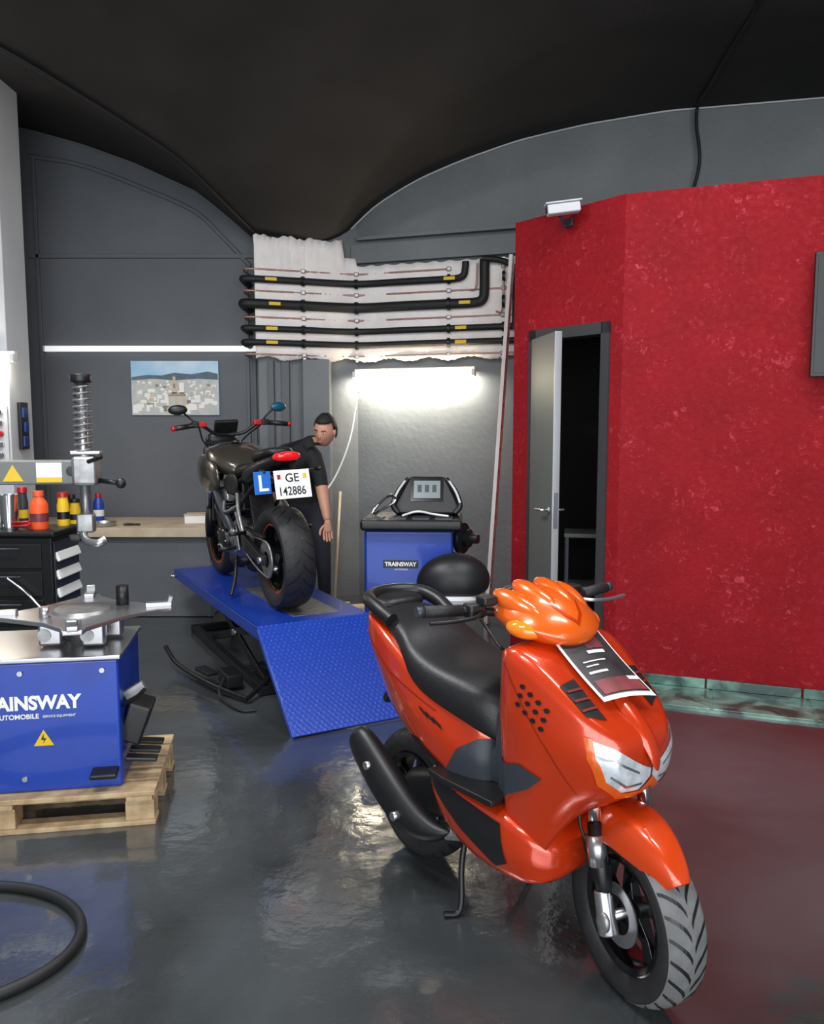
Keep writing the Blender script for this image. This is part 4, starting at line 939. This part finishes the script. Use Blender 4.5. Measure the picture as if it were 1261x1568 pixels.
for sx_,sy_ in ((-.11,-.05),(.06,-.08),(.10,.06),(-.08,.08)):
    box('clamp_cylinder',tc,(hub.x+sx_,hub.y+sy_,.73),(.09,.07,.09),'silver',.012)
    cyl('cylinder_end',tc,(hub.x+sx_-.02,hub.y+sy_-.03,.73),(hub.x+sx_-.02,hub.y+sy_-.040,.73),.026,'alu')
star=[]
for k in range(4):
    a=k*pi/2+.12
    for da,r in ((-.62,.22),(-.16,.30),(-.10,.355),(.10,.355),(.16,.30)): star.append((r*math.cos(a+da),r*math.sin(a+da)))
prism('turntable_plate',tc,star,.018,'silver',Matrix.Translation((hub.x,hub.y,.79)),.004)
lathe('turntable_ring',tc,[(0,.012),(.11,.012),(.12,0)],(hub.x,hub.y,.808),(0,0,1),'alu',32)
for k in range(4):
    a=k*pi/2+.12; p=hub+Vector((math.cos(a)*.30,math.sin(a)*.30,.815))
    box('jaw',tc,p,(.11,.045,.025),'silver',.006,rot=(0,0,a)); box('jaw_hook',tc,hub+Vector((math.cos(a)*.345,math.sin(a)*.345,.83)),(.02,.04,.04),'alu',.004,rot=(0,.3,a))
cyl('jaw_pin',tc,(hub.x+.14,hub.y+.10,.80),(hub.x+.14,hub.y+.10,.89),.026,'black')
cyl('jaw_pin',tc,(hub.x-.12,hub.y-.10,.80),(hub.x-.12,hub.y-.10,.85),.02,'silver')
box('side_control',tc,(-.10,.20,.37),(.09,.16,.16),'black',.01,rot=(0,.35,0))
for q in range(3): box('side_label',tc,(-.058+.012*(q-1),.20,.388+.032*(q-1)),(.004,.07,.012),'yellow',.001,rot=(0,.35,0))
for i in range(3): box('side_pedal',tc,(-.07,.10+.09*i,.24),(.12,.05,.015),'black',.004,rot=(0,.1,0))
box('side_bracket',tc,(-.10,.16,.50),(.09,.03,.04),'alu',.005,rot=(0,-.5,0)); tube('side_lever',tc,[(-.14,.1,.46),(-.08,.06,.50),(-.04,.04,.54)],.008,'blackm')
box('front_pedal',tc,(-.20,.03,.215),(.10,.07,.02),'black',.006,rot=(.15,0,0))
box('column',tc,(-1.02,.46,.90),(.14,.14,1.1),'blue',.012); box('column_base',tc,(-.98,.44,.36),(.24,.20,.10),'blue',.01)
box('swing_arm',tc,(-.66,.40,1.375),(.82,.09,.10),'doorg',.008)
cyl('hex_post',tc,(-.312,.40,1.13),(-.312,.40,1.77),.022,'silver',seg=6)
tube('post_spring',tc,[(-.312+.034*math.cos(i*.7),.40+.034*math.sin(i*.7),1.42+.0029*i) for i in range(113)],.0055,'alu',smooth=False,res=2)
cyl('post_cap',tc,(-.312,.40,1.745),(-.312,.40,1.78),.042,'black',bevel=.006)
box('post_clamp',tc,(-.30,.39,1.38),(.10,.12,.12),'alu',.015); box('post_clamp_top',tc,(-.30,.39,1.455),(.12,.05,.015),'silver',.004); tube('clamp_handle',tc,[(-.28,.33,1.42),(-.22,.28,1.44),(-.24,.26,1.44)],.009,'black')
cyl('clamp_knob',tc,(-.25,.37,1.34),(-.16,.33,1.33),.010,'blackm'); ball('knob',tc,(-.155,.33,1.33),(.022,.022,.022),'black')
box('mount_block',tc,(-.312,.395,1.16),(.07,.06,.08),'alu',.01)
tube('mount_head',tc,[(-.33,.39,1.13),(-.30,.34,1.09),(-.25,.30,1.085),(-.22,.31,1.10)],.017,'silver'); box('mount_roller',tc,(-.35,.37,1.10),(.05,.05,.03),'blackm',.01)
box('arm_label',tc,(-.44,.353,1.385),(.10,.002,.06),'paper',.001); box('arm_label_band',tc,(-.44,.353,1.345),(.10,.002,.02),'yellow',.001)
prism('arm_warning',tc,[(-.04,0),(.04,0),(0,.068)],.002,'yellow',Matrix.Translation((-.58,.354,1.34))@xz(0),.0)
lathe('arm_bolt',tc,[(0,.008),(.018,.006),(.02,0)],(-.355,.355,1.38),(0,-1,0),'black',16)

# ------------------------------------------------------------------ TOOL CART, BENCH, small items
ct=top('tool_cart',(-2.37,4.66,0))
box('body',ct,(0,0,.52),(.68,.36,.86),'blackm',.012); box('worktop',ct,(0,0,.965),(.72,.40,.03),'black',.01)
box('side_panel',ct,(.343,0,.52),(.006,.33,.80),'grey_pl',.003)
for i in range(7):
    box('side_slat',ct,(.352,0,.20+i*.105),(.02,.30,.055),'paper',.006,rot=(0,-.35,0))
for i in range(5): box('drawer',ct,(-.02,-.183,.20+i*.16),(.60,.012,.14),'black',.006)
for i in range(5): tube('drawer_handle',ct,[(-.2,-.19,.24+i*.16),(-.2,-.21,.245+i*.16),(.16,-.21,.245+i*.16),(.16,-.19,.24+i*.16)],.006,'grey_pl',smooth=False)
for x in (-.28,.28):
    for y in (-.13,.13): lathe('castor',ct,[(0,.015),(.04,.015),(.045,0),(.04,-.015),(0,-.015)],(x,y,.045),(0,1,0),'black',20)
    box('castor_fork',ct,(x,0,.085),(.05,.3,.02),'silver')
tube('wrench',ct,[(.10,-.22,.72),(.20,-.22,.64),(.28,-.22,.55)],.009,'chrome')
def bottle(name,loc,r,h,m,capm='white',neck=.35,label='paper'):
    b=top(name,loc); lathe('bottle_body',b,[(0,0),(r*.95,0),(r,.01),(r,h*.62),(r*.85,h*.72),(r*neck,h*.84),(r*neck,h*.9),(0,h*.9)],(0,0,0),(0,0,1),m,24)
    lathe('bottle_cap',b,[(0,h),(r*neck*1.1,h),(r*neck*1.15,h*.98),(r*neck*1.15,h*.86)],(0,0,0),(0,0,1),capm,20)
    lathe('bottle_label',b,[(r*1.01,h*.2),(r*1.01,h*.42)],(0,0,0),(0,0,1),label,24)
Z0=.981
bottle('spray_bottle',(-2.15,4.60,Z0),.05,.22,'oil','oil',.5,'flyerred'); bottle('oil_bottle',(-2.08,4.76,Z0),.035,.2,'yellow','red',.8,'black')
bottle('aerosol_can',(-2.32,4.76,Z0),.03,.23,'grey_pl','red',.8,'yellow')
b=top('steel_tumbler',(-2.31,4.58,Z0)); lathe('tumbler',b,[(0,0),(.045,0),(.055,.20),(.05,.20),(.04,.01),(0,.01)],(0,0,0),(0,0,1),'chrome',28)
bottle('clear_bottle',(-2.43,4.66,Z0),.03,.17,'clear','blue')
b=top('cable_reel',(-2.22,4.53,Z0+.012)); tube('coil',b,[(.05*math.cos(a*.6),.025*math.sin(a*.6),.002*a) for a in range(22)],.006,'red')
b=top('ratchet_wrench',(-2.50,4.52,Z0+.012)); tube('shaft',b,[(-.05,0,0),(.1,.01,0)],.008,'chrome'); lathe('ratchet_head',b,[(0,.01),(.02,.01),(.022,0),(.02,-.01),(0,-.01)],(.11,.01,0),(0,0,1),'chrome',20)
bn=top('workbench',(-2.5,6.93,0))
box('bench_top',bn,(0,0,.725),(1.75,.84,.05),'bench',.006); box('front_edge',bn,(0,-.425,.715),(1.75,.012,.075),'bench',.003)
box('front_panel',bn,(0,-.36,.35),(1.70,.03,.69),'wall',.004)
for x in (-.82,.82): box('side_panel',bn,(x,0,.35),(.03,.78,.69),'wall',.004)
b=top('cardboard_box',(-1.80,6.9,.751),.1); box('box_body',b,(0,0,.036),(.30,.18,.07),'paper',.004); box('box_lid',b,(0,0,.076),(.31,.19,.012),'bench',.003)
b=top('pliers',(-2.32,6.68,.762)); tube('handle_a',b,[(-.09,.02,0),(-.04,.018,0),(0,0,0),(.04,.005,0)],.008,'black'); tube('handle_b',b,[(-.09,-.02,0),(-.04,-.018,0),(0,0,0),(.04,-.005,0)],.008,'black')
b=top('bolt_tray',(-2.58,6.66,.754)); lathe('tray',b,[(0,.006),(.09,.006),(.10,.03),(.108,.03),(.095,0),(0,0)],(0,0,0),(0,0,1),'silver',28)
bottle('grease_bottle',(-2.85,6.75,.751),.045,.22,'yellow','black',.8,'black'); bottle('cleaner_bottle',(-2.74,6.98,.751),.045,.25,'blue','red',.5,'white'); bottle('aerosol_can',(-2.96,6.95,.751),.035,.24,'red','black',.8)
b=top('socket_rack',(-3.20,6.055,1.30)); box('rack_board',b,(0,0,.18),(.34,.02,.50),'col',.004)
for i in range(6):
    for j in range(4): cyl('socket',b,(-.12+j*.08,-.01,-.02+i*.08),(-.12+j*.08,-.045,-.02+i*.08),.022,'chrome' if (i+j)%3 else 'red',seg=14)
b=top('caliper_holder',(-2.995,6.22,1.42)); box('holder',b,(0,0,.16),(.03,.12,.36),'black',.006)
for k in range(3): box('tool_grip',b,(.022,-.02+.02*(k%2),.04+k*.11),(.02,.06,.08),'blued',.006)
b=top('broom',(-.66,6.72,0)); cyl('handle',b,(0,0,.08),(.02,.42,1.0),.012,'bench'); box('brush_block',b,(0,0,.075),(.26,.05,.03),'bench',.006); box('bristles',b,(0,0,.032),(.25,.045,.06),'black',.004,taper=(1,.7))
b=top('plastic_tray',(-.42,6.55,0),.3); prism('tray_body',b,[(-.16,-.1),(.16,-.1),(.18,.1),(-.18,.1)],.07,'white',Matrix.Translation((0,0,.001)),.01); box('tray_rag',b,(0,0,.085),(.24,.14,.03),'bench',.012)
b=top('jerry_can',(-.62,5.88,0),.2); box('can_body',b,(0,0,.14),(.12,.2,.26),'clear',.02); cyl('can_spout',b,(0,.05,.27),(0,.05,.31),.02,'red'); tube('can_handle',b,[(0,-.06,.27),(0,-.05,.31),(0,.0,.31),(0,.02,.27)],.009,'clear')
hs=top('air_hose'); pts=[]
for i in range(44):
    a=pi*1.05+i/43*2*pi*1.0; r=.34+.008*math.sin(i*.4)
    pts.append((-1.39+r*1.1*math.cos(a),2.26+r*.90*math.sin(a),.018+(.032 if i>40 else 0)))
pts.append((-1.95,2.2,.018)); pts.append((-2.3,2.5,.018))
tube('hose',hs,pts,.0165,'insul',n=3)
# ------------------------------------------------------------------ lights
def area(name,loc,rot,sx_,sy_,e,col=(1,1,1)):
    ld=bpy.data.lights.new(name,'AREA'); ld.shape='RECTANGLE'; ld.size=sx_; ld.size_y=sy_; ld.energy=e; ld.color=col
    o=bpy.data.objects.new(name,ld); COL.objects.link(o); o.location=loc; o.rotation_euler=rot; return o
area('daylight_opening',(.3,-2.9,1.9),(math.radians(86),0,0),6.5,3.2,320,(.93,.97,1))
for i,(x,y,e) in enumerate(((-1.2,1.2,80),(1.6,1.6,50),(-1.9,3.3,105),(1.2,3.2,42))):  # unseen fill lights added overhead to brighten the room and back wall
    area('ceiling_light',(x,y,4.05),(0,0,0),1.2,.3,e,(.98,.99,1))
    b=top('ceiling_lamp',(x,y,4.10)); box('lamp_housing',b,(0,0,0),(1.3,.36,.06),'white',.01)  # made-up housing over the added fill light
w=bpy.data.worlds.new('world'); S.world=w; w.use_nodes=True
w.node_tree.nodes['Background'].inputs['Color'].default_value=(.80,.89,1,1); w.node_tree.nodes['Background'].inputs['Strength'].default_value=.7
# ------------------------------------------------------------------ camera
cd=bpy.data.cameras.new('camera'); co=bpy.data.objects.new('camera',cd); COL.objects.link(co); S.camera=co
cd.sensor_fit='HORIZONTAL'; cd.sensor_width=36; cd.lens=36*1250/1284
co.location=(0,0,1.55); co.rotation_euler=(math.radians(90-5.85),0,0)
S.view_settings.view_transform='Standard'
